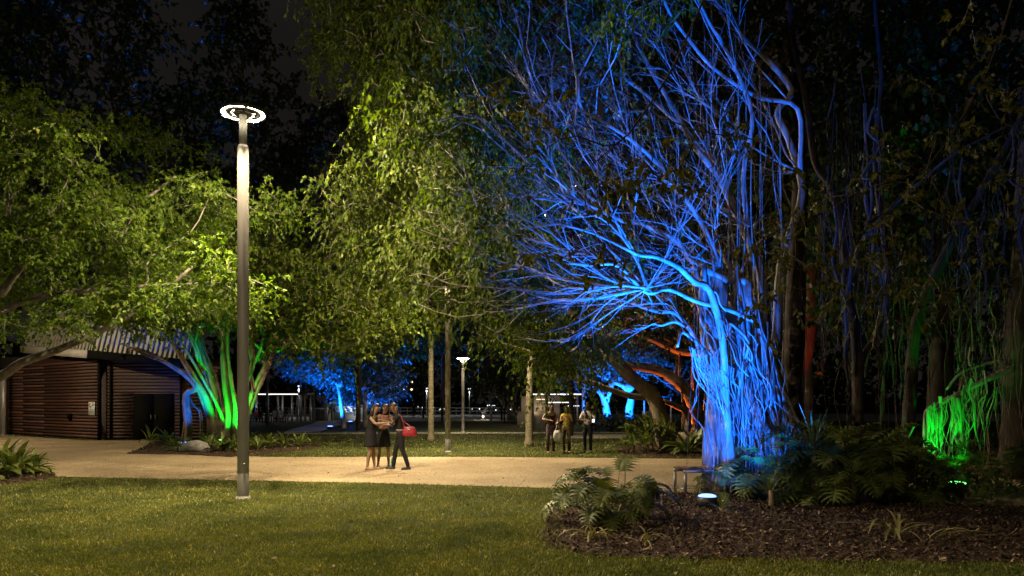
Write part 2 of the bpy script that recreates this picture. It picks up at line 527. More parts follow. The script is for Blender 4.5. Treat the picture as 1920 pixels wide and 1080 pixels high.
# ------------------------------------------------------------------ low plants: each leaf is its own object on shared meshes
def strap_mesh(L, W, elev, bend, name='leaf', m='strap', n=7, fold=0.25, petiole=0.0, tipw=0.0):
    """arched strap or lance-shaped leaf that starts at the origin and grows along +x"""
    mb = MB()
    p = np.zeros(3); a = elev; V = []
    ds = L / n
    for i in range(n + 1):
        t = i / n
        if t < petiole: w = 0.008
        else:
            s = (t - petiole) / (1 - petiole)
            w = W * (math.sin(PI * min(1, s * 0.9 + 0.1)) ** 0.75) * (1 if s < 1 else 0) + tipw
        up = np.array((-math.sin(a), 0, math.cos(a)))
        V += [p + np.array((0, -w, 0)) + up * w * fold, p.copy(), p + np.array((0, w, 0)) + up * w * fold]
        p = p + np.array((math.cos(a), 0, math.sin(a))) * ds
        a -= bend / n
    Q = []
    for i in range(n):
        b = i * 3
        Q += [(b, b+1, b+4, b+3), (b+1, b+2, b+5, b+4)]
    mb.add(V, Q)
    return mesh_only(mb, name, M[m], True)

def split_leaf_mesh(elev, bend, petiole=0.56, blade=0.42, lobes=8, rng=None, m='philo'):
    """long stalk and a blade cut into finger lobes (three points per lobe)"""
    mb = MB()
    a = elev; p = np.zeros(3); P = [p.copy()]
    n = 5
    for i in range(n):
        p = p + np.array((math.cos(a), 0, math.sin(a))) * petiole / n
        a -= bend * 0.45 / n
        P.append(p.copy())
    mb.tube(P, np.linspace(0.011, 0.006, n + 1), 4, cap=False)
    spine = [p.copy()]; ang = [a]
    for i in range(lobes + 1):
        p = p + np.array((math.cos(a), 0, math.sin(a))) * blade / (lobes + 1)
        a -= bend * 0.9 / (lobes + 1)
        spine.append(p.copy()); ang.append(a)
    for i in range(lobes + 1):
        s = i / lobes
        ln = blade * (0.62 * math.sin(PI * (0.16 + 0.72 * s)) + 0.1)
        w = blade / (lobes + 1) * 0.56
        f = np.array((math.cos(ang[i]), 0, math.sin(ang[i]))); up = np.array((-f[2], 0, f[0]))
        for sg in (-1, 1):
            dirv = unit(np.array((0, sg, 0)) * (1.0 - 0.35 * s) + f * (-0.25 + 0.95 * s) + up * 0.22)
            b0 = spine[i]; b1 = spine[min(i + 1, len(spine) - 1)]
            md = b0 * 0.5 + b1 * 0.5 + dirv * ln * 0.55 + up * 0.01
            tip = b0 * 0.4 + b1 * 0.6 + dirv * ln - up * ln * 0.28
            V = [b0, b1, md + f * w * 0.8, tip, md - f * w * 0.8]
            mb.add(V, [(0, 1, 2, 4)] if sg > 0 else [(0, 4, 2, 1)], [(4, 2, 3)] if sg > 0 else [(4, 3, 2)])
    f = np.array((math.cos(a), 0, math.sin(a)))
    mb.add([spine[-2] + (0, .03, 0), spine[-2] - (0, .03, 0), spine[-1] + f * blade * 0.22], None, [(0, 1, 2)])
    return mesh_only(mb, 'leaf', M[m], False)

def frond_mesh(L, elev, bend, leaflets=18, ll=0.3, lw=0.018, m='strap', name='frond', vee=0.35, rr=0.012):
    """feather frond with leaflets on both sides"""
    mb = MB()
    a = elev; p = np.zeros(3); P = [p.copy()]; A = [a]
    n = leaflets
    for i in range(n):
        p = p + np.array((math.cos(a), 0, math.sin(a))) * L / n
        a -= bend / n
        P.append(p.copy()); A.append(a)
    mb.tube(P[::3] if n % 3 == 0 else P, rr * 0.8, 3, cap=False)
    for i in range(2, n + 1):
        s = i / n
        f = np.array((math.cos(A[i]), 0, math.sin(A[i]))); up = np.array((-f[2], 0, f[0]))
        l_ = ll * (0.35 + 0.75 * math.sin(PI * (0.12 + 0.8 * s)))
        for sg in (-1, 1):
            d = unit(np.array((0, sg, 0)) + f * 0.55 + up * vee)
            b = P[i]
            tip = b + d * l_ - np.array((0, 0, 0.25 * l_))
            mb.add([b - f * lw, b + f * lw, b + d * l_ * .6 + f * lw - (0, 0, .04 * l_), tip], [(0, 1, 2, 3)] if sg > 0 else [(0, 3, 2, 1)])
    return mesh_only(mb, name, M[m], False)

STRAPS = [strap_mesh(0.62, 0.055, e, b) for e, b in ((1.35, 0.9), (1.15, 1.5), (0.9, 1.5), (0.6, 1.2), (1.25, 2.3))]
LANCES = [strap_mesh(0.60, 0.070, e, b, m='broad', petiole=0.35) for e, b in ((1.35, 0.7), (1.1, 1.3), (0.85, 1.4), (0.55, 1.2), (1.2, 1.9))]
BIGS = [strap_mesh(0.85, 0.085, e, b, m='strap', petiole=0.2, n=8) for e, b in ((1.4, 0.8), (1.2, 1.4), (0.95, 1.6), (0.65, 1.4), (0.4, 1.1))]
STRIPES = [strap_mesh(0.75, 0.020, e, b, m='stripe', n=9) for e, b in ((1.3, 2.2), (1.1, 2.4), (0.8, 1.7), (0.45, 0.9), (0.9, 2.6))]
PHILOS = [split_leaf_mesh(e, b) for e, b in ((1.35, 1.0), (1.15, 1.5), (0.95, 1.5), (0.7, 1.3), (0.45, 1.2), (1.2, 2.1))]
SPIKES = [strap_mesh(0.8, 0.016, e, 0.25, m='strap', n=3) for e in (1.2, 0.7, 0.35, 0.05)]
FRONDS = [frond_mesh(1.5, e, b) for e, b in ((1.1, 1.5), (0.6, 1.6), (0.2, 1.3))]

def rosette(name, label, cat, loc, meshes, n, rng, sc=(0.8, 1.15), stem_h=(0.0, 0.08), group=None, spread=0.05, stem=True, pname='leaf', az=None, stem_mat='stem'):
    root = thing(name, label, cat, loc, group)
    if stem:
        mb = MB(); mb.tube([(0, 0, -0.03), (0.01, 0, stem_h[1] * 0.6 + 0.02), (0, 0.01, stem_h[1] + 0.04)], [0.035, 0.03, 0.02], 6)
        mb.build('stem', M[stem_mat], root, True)
    for i in range(n):
        f = i / n
        k = min(len(meshes) - 1, int((1 - f) * len(meshes) * 0.999 + rng.uniform(-0.9, 0.9)) % len(meshes))
        r = rng.uniform(*sc)
        a = rng.uniform(0, 2*PI) if az is None else rng.uniform(*az)
        inst(pname, meshes[k], root, (math.cos(a) * spread * rng.uniform(0, 1), math.sin(a) * spread * rng.uniform(0, 1), rng.uniform(*stem_h)),
             (rng.normal(0, 0.12), rng.normal(0, 0.1), a), r)
    return root

def cane_plant(name, label, loc, rng, canes=6, h=(0.5, 0.9), meshes=None, group=None, sc=(0.6, 0.9), spread=0.25, per=7):
    """upright canes with leaves along their upper part"""
    root = thing(name, label, 'plant', loc, group)
    for c in range(canes):
        a = rng.uniform(0, 2*PI); r = spread * math.sqrt(rng.uniform(0, 1)); hh = rng.uniform(*h)
        bx, by = r * math.cos(a), r * math.sin(a)
        lx, ly = bx * 1.5 + rng.normal(0, .05), by * 1.5 + rng.normal(0, .05)
        mb = MB(); mb.tube([(bx, by, -.03), ((bx+lx)/2, (by+ly)/2, hh/2), (lx, ly, hh)], [.013, .011, .007], 5)
        mb.build('stem', M['stem'], root, True)
        for i in range(per):
            t = 0.4 + 0.6 * i / (per - 1)
            az = i * 2.4 + rng.uniform(-.4, .4)
            k = rng.integers(0, len(meshes))
            inst('leaf', meshes[k], root, (bx + (lx-bx)*t, by + (ly-by)*t, hh*t), (rng.normal(0, .15), rng.normal(0, .12), az), rng.uniform(*sc))
    return root
# ------------------------------------------------------------------ ground
def sheet(name, pts, z, m, kind='structure', label=None):
    me = bpy.data.meshes.new(name)
    me.from_pydata([(float(p[0]), float(p[1]), z) for p in pts], [], [list(range(len(pts)))])
    me.materials.append(m)
    me.update()
    if me.polygons[0].normal.z < 0: me.flip_normals()
    o = link(bpy.data.objects.new(name, me)); o['kind'] = kind
    return o

def wob(pts, amp, rng, step=0.4):
    """closed outline with fine irregularity"""
    out = []
    n = len(pts)
    for i in range(n):
        a, b = np.asarray(pts[i])[:2], np.asarray(pts[(i+1) % n])[:2]
        k = max(1, int(np.linalg.norm(b - a) / step))
        for j in range(k):
            p = a + (b - a) * j / k
            if 0 < j: p = p + rng.normal(0, amp, 2)
            out.append(p)
    return out

def inside(P, poly):
    x, y = P[:, 0], P[:, 1]
    poly = np.array([q[:2] for q in poly]); n = len(poly)
    c = np.zeros(len(P), bool)
    j = n - 1
    for i in range(n):
        xi, yi = poly[i]; xj, yj = poly[j]
        with np.errstate(divide='ignore', invalid='ignore'):
            t = ((yi > y) != (yj > y)) & (x < (xj - xi) * (y - yi) / (yj - yi + 1e-12) + xi)
        c ^= t
        j = i
    return c

def pathmat(name, c1, c2, fleck):
    m = bpy.data.materials.new(name); m.use_nodes = True
    n, l = m.node_tree.nodes, m.node_tree.links
    b = n['Principled BSDF']; b.inputs['Roughness'].default_value = 0.9; b.inputs['Specular IOR Level'].default_value = 0.2
    tc = n.new('ShaderNodeTexCoord')
    a = n.new('ShaderNodeTexNoise'); a.inputs['Scale'].default_value = 0.55; a.inputs['Detail'].default_value = 5
    v = n.new('ShaderNodeTexVoronoi'); v.inputs['Scale'].default_value = 38
    l.new(tc.outputs['Object'], a.inputs['Vector']); l.new(tc.outputs['Object'], v.inputs['Vector'])
    cr = n.new('ShaderNodeValToRGB'); cr.color_ramp.elements[0].position = .3; cr.color_ramp.elements[1].position = .7
    cr.color_ramp.elements[0].color = (*c1, 1); cr.color_ramp.elements[1].color = (*c2, 1)
    l.new(a.outputs['Fac'], cr.inputs['Fac'])
    hs = n.new('ShaderNodeHueSaturation')
    sp = n.new('ShaderNodeSeparateColor'); l.new(v.outputs['Color'], sp.inputs['Color'])
    mr = n.new('ShaderNodeMapRange'); mr.inputs['To Min'].default_value = 1 - fleck; mr.inputs['To Max'].default_value = 1 + fleck
    l.new(sp.outputs['Red'], mr.inputs['Value']); l.new(mr.outputs['Result'], hs.inputs['Value'])
    l.new(cr.outputs['Color'], hs.inputs['Color']); l.new(hs.outputs['Color'], b.inputs['Base Color'])
    bp = n.new('ShaderNodeBump'); bp.inputs['Strength'].default_value = .5; bp.inputs['Distance'].default_value = .01
    l.new(v.outputs['Distance'], bp.inputs['Height']); l.new(bp.outputs['Normal'], b.inputs['Normal'])
    return m
M['path'] = pathmat('exposed_aggregate', (0.24, 0.180, 0.105), (0.375, 0.290, 0.178), 0.45)
M['concrete'] = pathmat('pale_concrete', (0.30, 0.28, 0.24), (0.38, 0.36, 0.32), 0.12)

lawn = sheet('lawn', [(-500, -60), (500, -60), (500, 600), (-500, 600)], 0.0, M['lawn'])
rg = np.random.default_rng(3)
NEAR = [(-60, 896), (105, 894), (300, 898), (700, 906), (1060, 916), (1320, 926), (1600, 938), (1900, 950), (2300, 972)]
FAR_ = [(2300, 885), (1900, 874), (1500, 864), (1360, 861), (900, 857), (500, 857), (350, 851), (240, 850)]
path_pts = [gnd(*p) for p in NEAR] + [gnd(*p) for p in FAR_] + [gnd(268, 838), gnd(285, 829), np.array((-14.6, 32.6, 0)), np.array((-19.2, 32.6, 0)), np.array((-28.0, 39.2, 0)), np.array((-45, 45, 0)), np.array((-45, 16, 0))]
path = sheet('path', path_pts, 0.004, M['path'])
BED_R = wob([gnd(1010, 1005), gnd(1030, 962), gnd(1062, 918), gnd(1320, 928), gnd(1600, 940), gnd(1900, 952), gnd(2300, 975), (9.5, 6.6), (6.2, 7.55), gnd(1620, 1056), gnd(1330, 1052), gnd(1120, 1046), gnd(1030, 1030)], 0.035, rg)
BED_L = wob([gnd(-90, 872), gnd(0, 872), gnd(70, 876), gnd(104, 889), gnd(96, 899), gnd(40, 908), gnd(-100, 916)], 0.03, rg)
BED_T = wob([gnd(238, 851), gnd(268, 839), gnd(286, 829), gnd(345, 818), gnd(460, 818), gnd(560, 826), gnd(606, 833), gnd(590, 841), gnd(500, 852), gnd(430, 857), gnd(345, 853)], 0.04, rg)
BED_O = wob([gnd(1160, 842), gnd(1200, 830), gnd(1420, 825), gnd(1560, 835), gnd(1560, 858), gnd(1400, 859), gnd(1230, 858), gnd(1165, 853)], 0.04, rg)
for nm, bd in (('mulch_bed', BED_R), ('mulch_bed', BED_L), ('mulch_bed', BED_T), ('mulch_bed', BED_O)):
    sheet(nm, bd, 0.010, M['mulch'])
sheet('far_path', [gnd(500, 814), gnd(700, 813.5), gnd(1180, 812.5), gnd(1180, 810.2), gnd(700, 811), gnd(540, 812)], 0.006, M['concrete'])
sheet('side_path', [gnd(530, 812.5), gnd(600, 809), gnd(640, 796), gnd(628, 789.6), gnd(598, 789.6), gnd(585, 795), gnd(545, 805)], 0.009, M['concrete'])
sheet('promenade', [(-60, 66), (60, 66), (80, 112), (-80, 112)], 0.004, M['concrete'])
sheet('cross_path', [gnd(1020, 822), gnd(1190, 822), gnd(1190, 814), gnd(1030, 816)], 0.0065, M['concrete'])

# lawn blades: one object, dense near the camera
def blades(poly_excl, n, xr, yr, h, w, rng, dens_pow=1.0):
    y = yr[0] + (yr[1] - yr[0]) * rng.uniform(0, 1, n) ** dens_pow
    x = rng.uniform(-1, 1, n) * (y * 0.74 + 0.6)
    P = np.c_[x, y, np.zeros(n)]
    keep = np.ones(n, bool)
    for pl in poly_excl: keep &= ~inside(P, pl)
    keep &= (np.sin(P[:,0]*1.9+np.cos(P[:,1]*1.3)*2)*0.25+np.sin(P[:,0]*5.1)*np.sin(P[:,1]*4.3)*0.3) > rng.uniform(-1.2, 0.3, n) - 0.15
    P = P[keep]; m = len(P)
    a = rng.uniform(0, 2*PI, m); hh = h * rng.uniform(0.45, 1.25, m); ww = w * rng.uniform(0.6, 1.3, m)
    lean = rng.uniform(0.2, 1.1, m) * hh; la = rng.uniform(0, 2*PI, m)
    s = np.c_[np.cos(a) * ww, np.sin(a) * ww, np.zeros(m)]
    tip = P + np.c_[np.cos(la) * lean, np.sin(la) * lean, hh]
    md = P + np.c_[np.cos(la) * lean * .35, np.sin(la) * lean * .35, hh * .62]
    V = np.stack([P - s*.6, P + s*.6, md + s, tip, md - s], 1)
    o = (np.arange(m) * 5)[:, None]
    return V.reshape(-1, 3), (o + np.array([[0, 1, 2, 4]])), (o + np.array([[4, 2, 3]]))
mb = MB()
def scaled(poly, f):
    P_ = np.array([p[:2] for p in poly]); c_ = P_.mean(0); return list(c_ + (P_ - c_)*f)
V, Q, T = blades([scaled(BED_R, .955), path_pts, scaled(BED_L, .93)], 340000, (0, 0), (6.4, 17.5), 0.036, 0.0048, rg, 1.5); mb.add(V, Q, T)
V, Q, T = blades([path_pts, BED_T, BED_O], 60000, (0, 0), (21.5, 42), 0.05, 0.011, rg, 1.3); mb.add(V, Q, T)
M['grass'] = leafmat('lawn_blade', (0.060, 0.088, 0.013), (0.205, 0.215, 0.050), 0.25, 0.5, c3=(0.55, 0.48, 0.24), spec=0.3, patch=.42)
g = mb.build('grass', M['grass']); g['kind'] = 'stuff'; g['label'] = 'short mown green lawn grass'; g['category'] = 'grass'

# fallen leaves on path and lawn
def litter(n, xr, yr, z, rng, L=(.03, .08)):
    y = rng.uniform(*yr, n); x = rng.uniform(*xr, n)
    P = np.c_[x, y, np.full(n, z) + rng.uniform(0, .01, n)]; D = rng.normal(0, 1, (n, 3)); D[:, 2] *= .15
    N = rng.normal(0, .25, (n, 3)); N[:, 2] += 1
    l_ = rng.uniform(*L, n)
    return leaf_verts(P, D, N, l_, l_*.3)
mb = MB()
for a in ((160, (-9, 5), (14.5, 22.5), .012), (120, (-6, 6), (7, 14), .045), (70, (-9, 8), (23, 36), .05), (90, (-22, -9), (17, 30), .012)):
    V, Q = litter(*a, rg); mb.add(V, Q)
o = mb.build('fallen_leaves', leafmat('dry_leaf', (.05, .03, .012), (.22, .13, .05), .1, .7)); o['kind'] = 'stuff'; o['label'] = 'scattered dry leaves on the path and the lawn'; o['category'] = 'leaves'

# mulch chips, one object
def chips(poly, n, rng, size=(0.015, 0.06), zb=0.012):
    pa = np.array([p[:2] for p in poly]); lo, hi = pa.min(0), pa.max(0)
    P = rng.uniform(lo, hi, (n, 2)); P = P[inside(P, poly)]; m = len(P)
    a = rng.uniform(0, 2*PI, m); L = rng.uniform(*size, m); w = L * rng.uniform(.25, .5, m)
    d = np.c_[np.cos(a), np.sin(a), rng.normal(0, .45, m)]; s = np.c_[-np.sin(a), np.cos(a), rng.normal(0, .35, m)]
    c = np.c_[P, zb + np.abs(rng.normal(0, .012, m)) + L * .2]
    V = np.stack([c - d*L[:,None]*.5 - s*w[:,None]*.5, c + d*L[:,None]*.5 - s*w[:,None]*.4, c + d*L[:,None]*.45 + s*w[:,None]*.5, c - d*L[:,None]*.5 + s*w[:,None]*.4], 1)
    return V.reshape(-1, 3), np.arange(m * 4).reshape(-1, 4)
mb = MB()
for bd, n, sz in ((BED_R, 60000, (.015, .065)), (scaled(BED_R, 1.03), 7000, (.012, .05)), (scaled(BED_L, 1.05), 800, (.015, .05)), (BED_L, 5000, (.02, .07)), (BED_T, 6000, (.03, .08)), (BED_O, 5000, (.03, .08))):
    V, Q = chips(bd, n, rg, sz); mb.add(V, Q)
M['chip'] = leafmat('mulch_chip', (0.028, 0.019, 0.012), (0.115, 0.078, 0.050), 0.0, 0.8, c3=(0.42, 0.31, 0.20), spec=0.15)
c = mb.build('mulch_chips', M['chip']); c['kind'] = 'stuff'; c['label'] = 'loose brown bark chips scattered over the garden beds'; c['category'] = 'mulch'

# ------------------------------------------------------------------ street lamps
def street_lamp(label, x, y, h, group, ring_r=0.34, pole_r=0.10, lit=True, style='ring', power=1.0):
    root = thing('street_lamp', label, 'street lamp', (x, y, 0), group)
    mb = MB(); mb.lathe([(0, 0), (.135, 0), (.135, .010), (pole_r + .006, .014), (pole_r + .004, .05), (pole_r, .055)], 20)
    mb.build('base_plate', M['pole_paint'], root)
    for i in range(4):
        a = PI/4 + i * PI/2
        b = MB(); b.lathe([(0, 0), (.016, 0), (.016, .022), (.010, .034), (0, .034)], 6, (math.cos(a)*.118, math.sin(a)*.118, .008))
        b.build('bolt', M['white'], root)
    mb = MB(); hj = 0.45
    mb.lathe([(pole_r, .05), (pole_r, hj), (pole_r*.985, hj+.004), (pole_r*.985, hj+.014), (pole_r, hj+.018), (pole_r*.97, h-.95), (pole_r*.97, h-.66), (pole_r*.82, h-.60), (0, h-.595)], 24)
    mb.build('pole', M['pole_paint'], root, True)
    b = MB(); b.lathe([(0, 0), (.016, 0), (.016, .012), (0, .014)], 8); hd = b.build('door_screw', M['steel'], root)
    hd.location = (pole_r * .55, -pole_r * .84, .62); hd.rotation_euler = (PI/2, 0, 0.4)
    b = MB(); b.box((0, 0, 0), (.11, .02, .42)); hp = b.build('access_door', M['pole_paint'], root); hp.location = (-pole_r*.5, pole_r * .82, .95); hp.rotation_euler = (0, 0, .5)
    mb = MB(); mb.lathe([(0, h-.60), (pole_r*.66, h-.60), (pole_r*.66, h-.06), (0, h-.055)], 20)
    mb.build('neck', M['neck'], root, True)
    if style == 'ring':
        mb = MB(); mb.lathe([(0, h-.055), (.15, h-.06), (.155, h-.03), (.10, h+.015), (0, h+.02)], 24)
        mb.build('hub', M['dark_steel'], root, True)
        mb = MB(); mb.lathe([(ring_r*.62, h-.035), (ring_r*.86, h-.04), (ring_r*.86, h+.01), (ring_r*.62, h+.005), (ring_r*.62, h-.035)], 32)
        mb.build('ring_frame', M['dark_steel'], root, True)
    if style == 'ring':
        for i in range(4):
            a = .5 + i * PI/2
            mb = MB(); mb.beam((math.cos(a)*.13, math.sin(a)*.13, h-.02), (math.cos(a)*ring_r*1.02, math.sin(a)*ring_r*1.02, h-.015), .035, .03)
            mb.build('spoke', M['dark_steel'], root)
    else:
        for i in range(3):
            a = .2 + i * 2*PI/3
            mb = MB(); mb.tube([(math.cos(a)*.05, math.sin(a)*.05, h-.36), (math.cos(a)*ring_r*.95, math.sin(a)*ring_r*.95, h-.03)], .018, 6)
            mb.build('arm', M['white'], root)
    for i in range(4):
        a = .5 + i * PI/2 + .10
        mb = MB(); t = .032 if style == 'ring' else .06
        mb.lathe([(ring_r-t, h-.005), (ring_r-t, h-.028), (ring_r, h-.045), (ring_r+t, h-.028), (ring_r+t, h-.005), (ring_r-t, h-.005)], 7, a0=a, a1=a + PI/2 - .20)
        sg_ = mb.build('light_segment', M['ring'], root)
        if lit:
            am = a + PI/4 - .1
            ld = bpy.data.lights.new('ring_lamp', 'SPOT'); lo = link(bpy.data.objects.new('ring_lamp', ld))
            ld.color = WARM; ld.energy = P_LAMP / 4 * power; ld.spot_size = math.radians(152); ld.spot_blend = .35; ld.shadow_soft_size = 0.0
            lo.parent = root; lo.location = (math.cos(am)*ring_r, math.sin(am)*ring_r, h - .055); lo.rotation_euler = Vector((math.cos(am)*.80, math.sin(am)*.80, -.60)).to_track_quat('-Z', 'Y').to_euler()
    if lit:     # a little light escapes past the top cover
        ld = bpy.data.lights.new('ring_spill', 'POINT'); lo = link(bpy.data.objects.new('ring_spill', ld)); ld.color = WARM; ld.energy = P_LAMP * power * .06; ld.shadow_soft_size = 0.0
        lo.parent = root; lo.location = (0, 0, h + .06)
    mb = MB(); mb.lathe([(ring_r-t-.012, h-.012), (ring_r-t-.012, h+.006), (ring_r, h+.026), (ring_r+t+.014, h+.006), (ring_r+t+.014, h-.049), (ring_r+t+.004, h-.049), (ring_r+t+.003, h-.012), (ring_r-t-.012, h-.012)], 40)
    mb.build('ring_cover', M['dark_steel'], root, True)
    return root
GL = 'ring-headed park lamps along the path'
street_lamp('tall grey lamp post with glowing ring head on the front lawn', -4.76, 12.84, 6.85, GL, power=.95)
street_lamp('lamp post rising into the hanging fig leaves across the path', -2.21, 25.0, 6.9, GL, power=1.25)
street_lamp('far lamp post with bright head on splayed arms, seen against dark trees', -2.84, 42.0, 4.3, GL, pole_r=.085, style='arms', power=.13)
street_lamp('lamp post behind the camera at the near end of the lawn', -3.6, 0.4, 6.85, GL, power=.36)
street_lamp('lamp post out of view beyond the timber building end', -24.5, 26.5, 6.85, GL, power=.6)

# ------------------------------------------------------------------ flood lights in the beds
def flood_light(name, label, loc, target, col, watts, cone=110, blend=0.6, r=0.165, h=0.16, extra=None, lens=6.0, group=None):
    root = thing(name, label, 'flood light', loc, group)
    body = mat(name + '_body', (0.03, 0.03, 0.035), 0.45, .3)
    mb = MB(); mb.lathe([(0, 0), (r*.8, 0), (r, h*.25), (r, h), (r*.9, h), (r*.88, h-.02), (0, h-.02)], 24)
    mb.build('housing', body, root, True)
    mb = MB(); mb.lathe([(0, h-.012), (r*.86, h-.012), (r*.84, h+.012), (r*.6, h+.03), (0, h+.036)], 24)
    lc = tuple(.12 + .88*c for c in col)
    mb.build('lens', emis(name + '_lens', lc, lens), root, True)
    b = MB(); b.tube([(-r*1.08, 0, h*.5), (-r*1.1, 0, 0), (r*1.1, 0, 0), (r*1.08, 0, h*.5)], .012, 6); b.build('bracket', body, root)
    for tg, w, cn, bl in [(target, watts, cone, blend)] + (extra or []):
        ld = bpy.data.lights.new(name + '_lamp', 'SPOT'); lo = link(bpy.data.objects.new(name + '_lamp', ld))
        ld.color = col; ld.energy = w; ld.spot_size = math.radians(cn); ld.spot_blend = bl; ld.shadow_soft_size = 0.06
        lo.parent = root
        p = np.array((0, 0, h + .07)); lo.location = p
        d = Vector(np.asarray(tg, float) - np.asarray(loc, float) - p)
        lo.rotation_euler = d.to_track_quat('-Z', 'Y').to_euler()
    return root
BLUE, GREEN, ORANGE = (0.003, 0.125, 1.0), (0.0, 1.0, 0.03), (1.0, 0.18, 0.02)
fl_b = at(1326, 940, 11.7); fl_b[2] = 0.03
flood_light('blue_flood_light', 'round drum flood light glowing blue beside the bench', fl_b, (4.3, 13.2, 2.6), BLUE, 1250, 112, .7,
            extra=[((3.2, 13.6, 9.0), 10000, 80, .9), ((1.4, 13.6, 9.0), 9000, 50, .9), ((0.6, 13.4, 5.6), 7000, 46, .9), ((5.1, 13.3, 2.2), 2600, 50, .8)], lens=6.0)
flood_light('blue_flood_light', 'blue flood light hidden among dark shrubs behind the fig trunk', (6.3, 15.6, 0.03), (5.7, 15.6, 8), BLUE, 700, 60, .8)
flood_light('green_flood_light', 'green flood light hidden in the shrubs below the arched roots', (8.35, 13.6, 0.03), (8.85, 14.9, 1.5), GREEN, 650, 66, .8)
flood_light('green_flood_light', 'green flood light among strappy plants under the spreading tree', (-11.7, 29.3, .03), (-11.9, 31.0, 3.2), GREEN, 1500, 76, .6, extra=[((-10.4, 32.0, 3.3), 1500, 42, .6)])
flood_light('blue_flood_light', 'blue flood light at the left root of the spreading tree', gnd(347, 838), (-14.2, 30.8, 3.0), BLUE, 1600, 62, .7)
flood_light('orange_flood_light', 'orange flood light under the low branching fig behind the path', gnd(1284, 838), (6.6, 27.2, 3), ORANGE, 1500, 100, .7)
for px, py, lab, tg, w in ((619, 804, 'small blue ground light on the grass beside the side path', (-11.6, 48.6, 6), 10000), (657, 794, 'small blue ground light behind the slim blue trees', (-11.2, 55, 6), 40000),
                           (1137, 804.2, 'blue ground light at the foot of the forked blue tree', (6.4, 49.2, 3.5), 9000), (1176, 804.2, 'blue ground light in the low shrubs below the bent blue tree', (7.9, 48.8, 3.5), 9000)):
    flood_light('blue_ground_light', lab, gnd(px, py), tg, BLUE, w, 110, .8, lens=8, r=.2, group='blue lights under the far trees')
# ------------------------------------------------------------------ timber building on the left
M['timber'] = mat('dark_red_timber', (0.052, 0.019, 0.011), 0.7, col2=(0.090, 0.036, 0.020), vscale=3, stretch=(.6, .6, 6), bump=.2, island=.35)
M['timber_dark_shaded'] = mat('shaded_timber', (0.030, 0.013, 0.009), 0.65, col2=(0.050, 0.022, 0.014), vscale=3, stretch=(.6, .6, 6), island=.3)  # wall timber darkened; shade of recess and slat gaps is in the colour
M['black'] = mat('black_paint', (0.005, 0.005, 0.005), 0.9, spec=.05)
M['cladding'] = mat('ribbed_metal', (0.30, 0.29, 0.25), 0.5, .2, var=.1, vscale=2)
M['fascia'] = mat('fascia', (0.40, 0.37, 0.31), 0.6, var=.1, vscale=2)
A = np.array((-18.75, 33.0, 0)); B = np.array((-28.0, 39.6, 0))
bld = thing('timber_building', 'low timber slatted building with ribbed metal roof edge beside the path', 'building', A)
wd = unit(B - A); wn_ = np.array((wd[1], -wd[0], 0))         # wn_ points out of the wall, towards the camera
if wn_[1] > 0: wn_ = -wn_
LW = float(np.linalg.norm(B - A))
mb = MB()
mb.add([A - wn_*.05 + (0,0,0), B - wn_*.05, B - wn_*.05 + (0,0,4.2), A - wn_*.05 + (0,0,3.7), A - wn_*3.0, B - wn_*3.0, B - wn_*3 + (0,0,4.2), A - wn_*3 + (0,0,3.7)],
       [(0,1,2,3), (5,4,7,6), (1,5,6,2), (4,0,3,7), (3,2,6,7)])
mb.build('wall', M['timber_dark_shaded'], bld, world=True)
NS = 24
for i in range(NS):
    z = .08 + i * 3.62 / NS; zz = 3.62 / NS * .68
    segs = [(0.0, .5 + .22*(i % 2)), (.503 + .22*(i % 2), 1.0)]
    for a_, b_ in segs:
        m_ = MB(); m_.beam(A + wd*LW*a_ + (0,0,z+zz/2), A + wd*LW*b_ + (0,0,z+zz/2), .055, zz)
        m_.build('slat', M['timber'], bld, world=True)
m_ = MB(); m_.beam(A - wd*.05 + wn_*.04, A - wd*.05 + wn_*.04 + (0,0,3.7), .12, .12); m_.build('corner_post', M['black'], bld, world=True)
# recessed wall with the dark doors
x0, x1, yw = -18.55, -13.2, 33.1
m_ = MB(); m_.box(((x0+x1)/2, yw+.15, 1.85), (x1-x0, .2, 3.7)); m_.build('wall', M['timber_dark_shaded'], bld, world=True)
for i in range(NS):
    z = .08 + i * 3.6 / NS; zz = 3.6 / NS * .66
    for a_, b_ in ([(x0, -17.3), (-15.4, x1)] if z < 2.15 else [(x0, x1)]):
        m_ = MB(); m_.box(((a_+b_)/2, yw+.03, z+zz/2), (b_-a_-.02, .05, zz)); m_.build('slat', M['timber_dark_shaded'], bld, world=True)
for k in range(2):
    m_ = MB(); m_.box((-16.82 + k*.94, yw+.03, 1.06), (.90, .05, 2.1)); d = m_.build('door', M['black'], bld, world=True)
    m_ = MB(); m_.beam((-16.45 + k*.2, yw-.06, .95), (-16.45 + k*.2, yw-.06, 1.15), .025, .025); m_.beam((-16.45+k*.2, yw-.06, 1.05), (-16.45+k*.2, yw+.02, 1.05), .02, .02)
    h_ = m_.build('handle', M['steel'], d, world=True)
for xx in (-18.3, -15.1):
    m_ = MB(); m_.beam((xx, yw-.03, 0), (xx, yw-.03, 3.6), .08, .06); m_.build('door_frame', M['black'], bld, world=True)
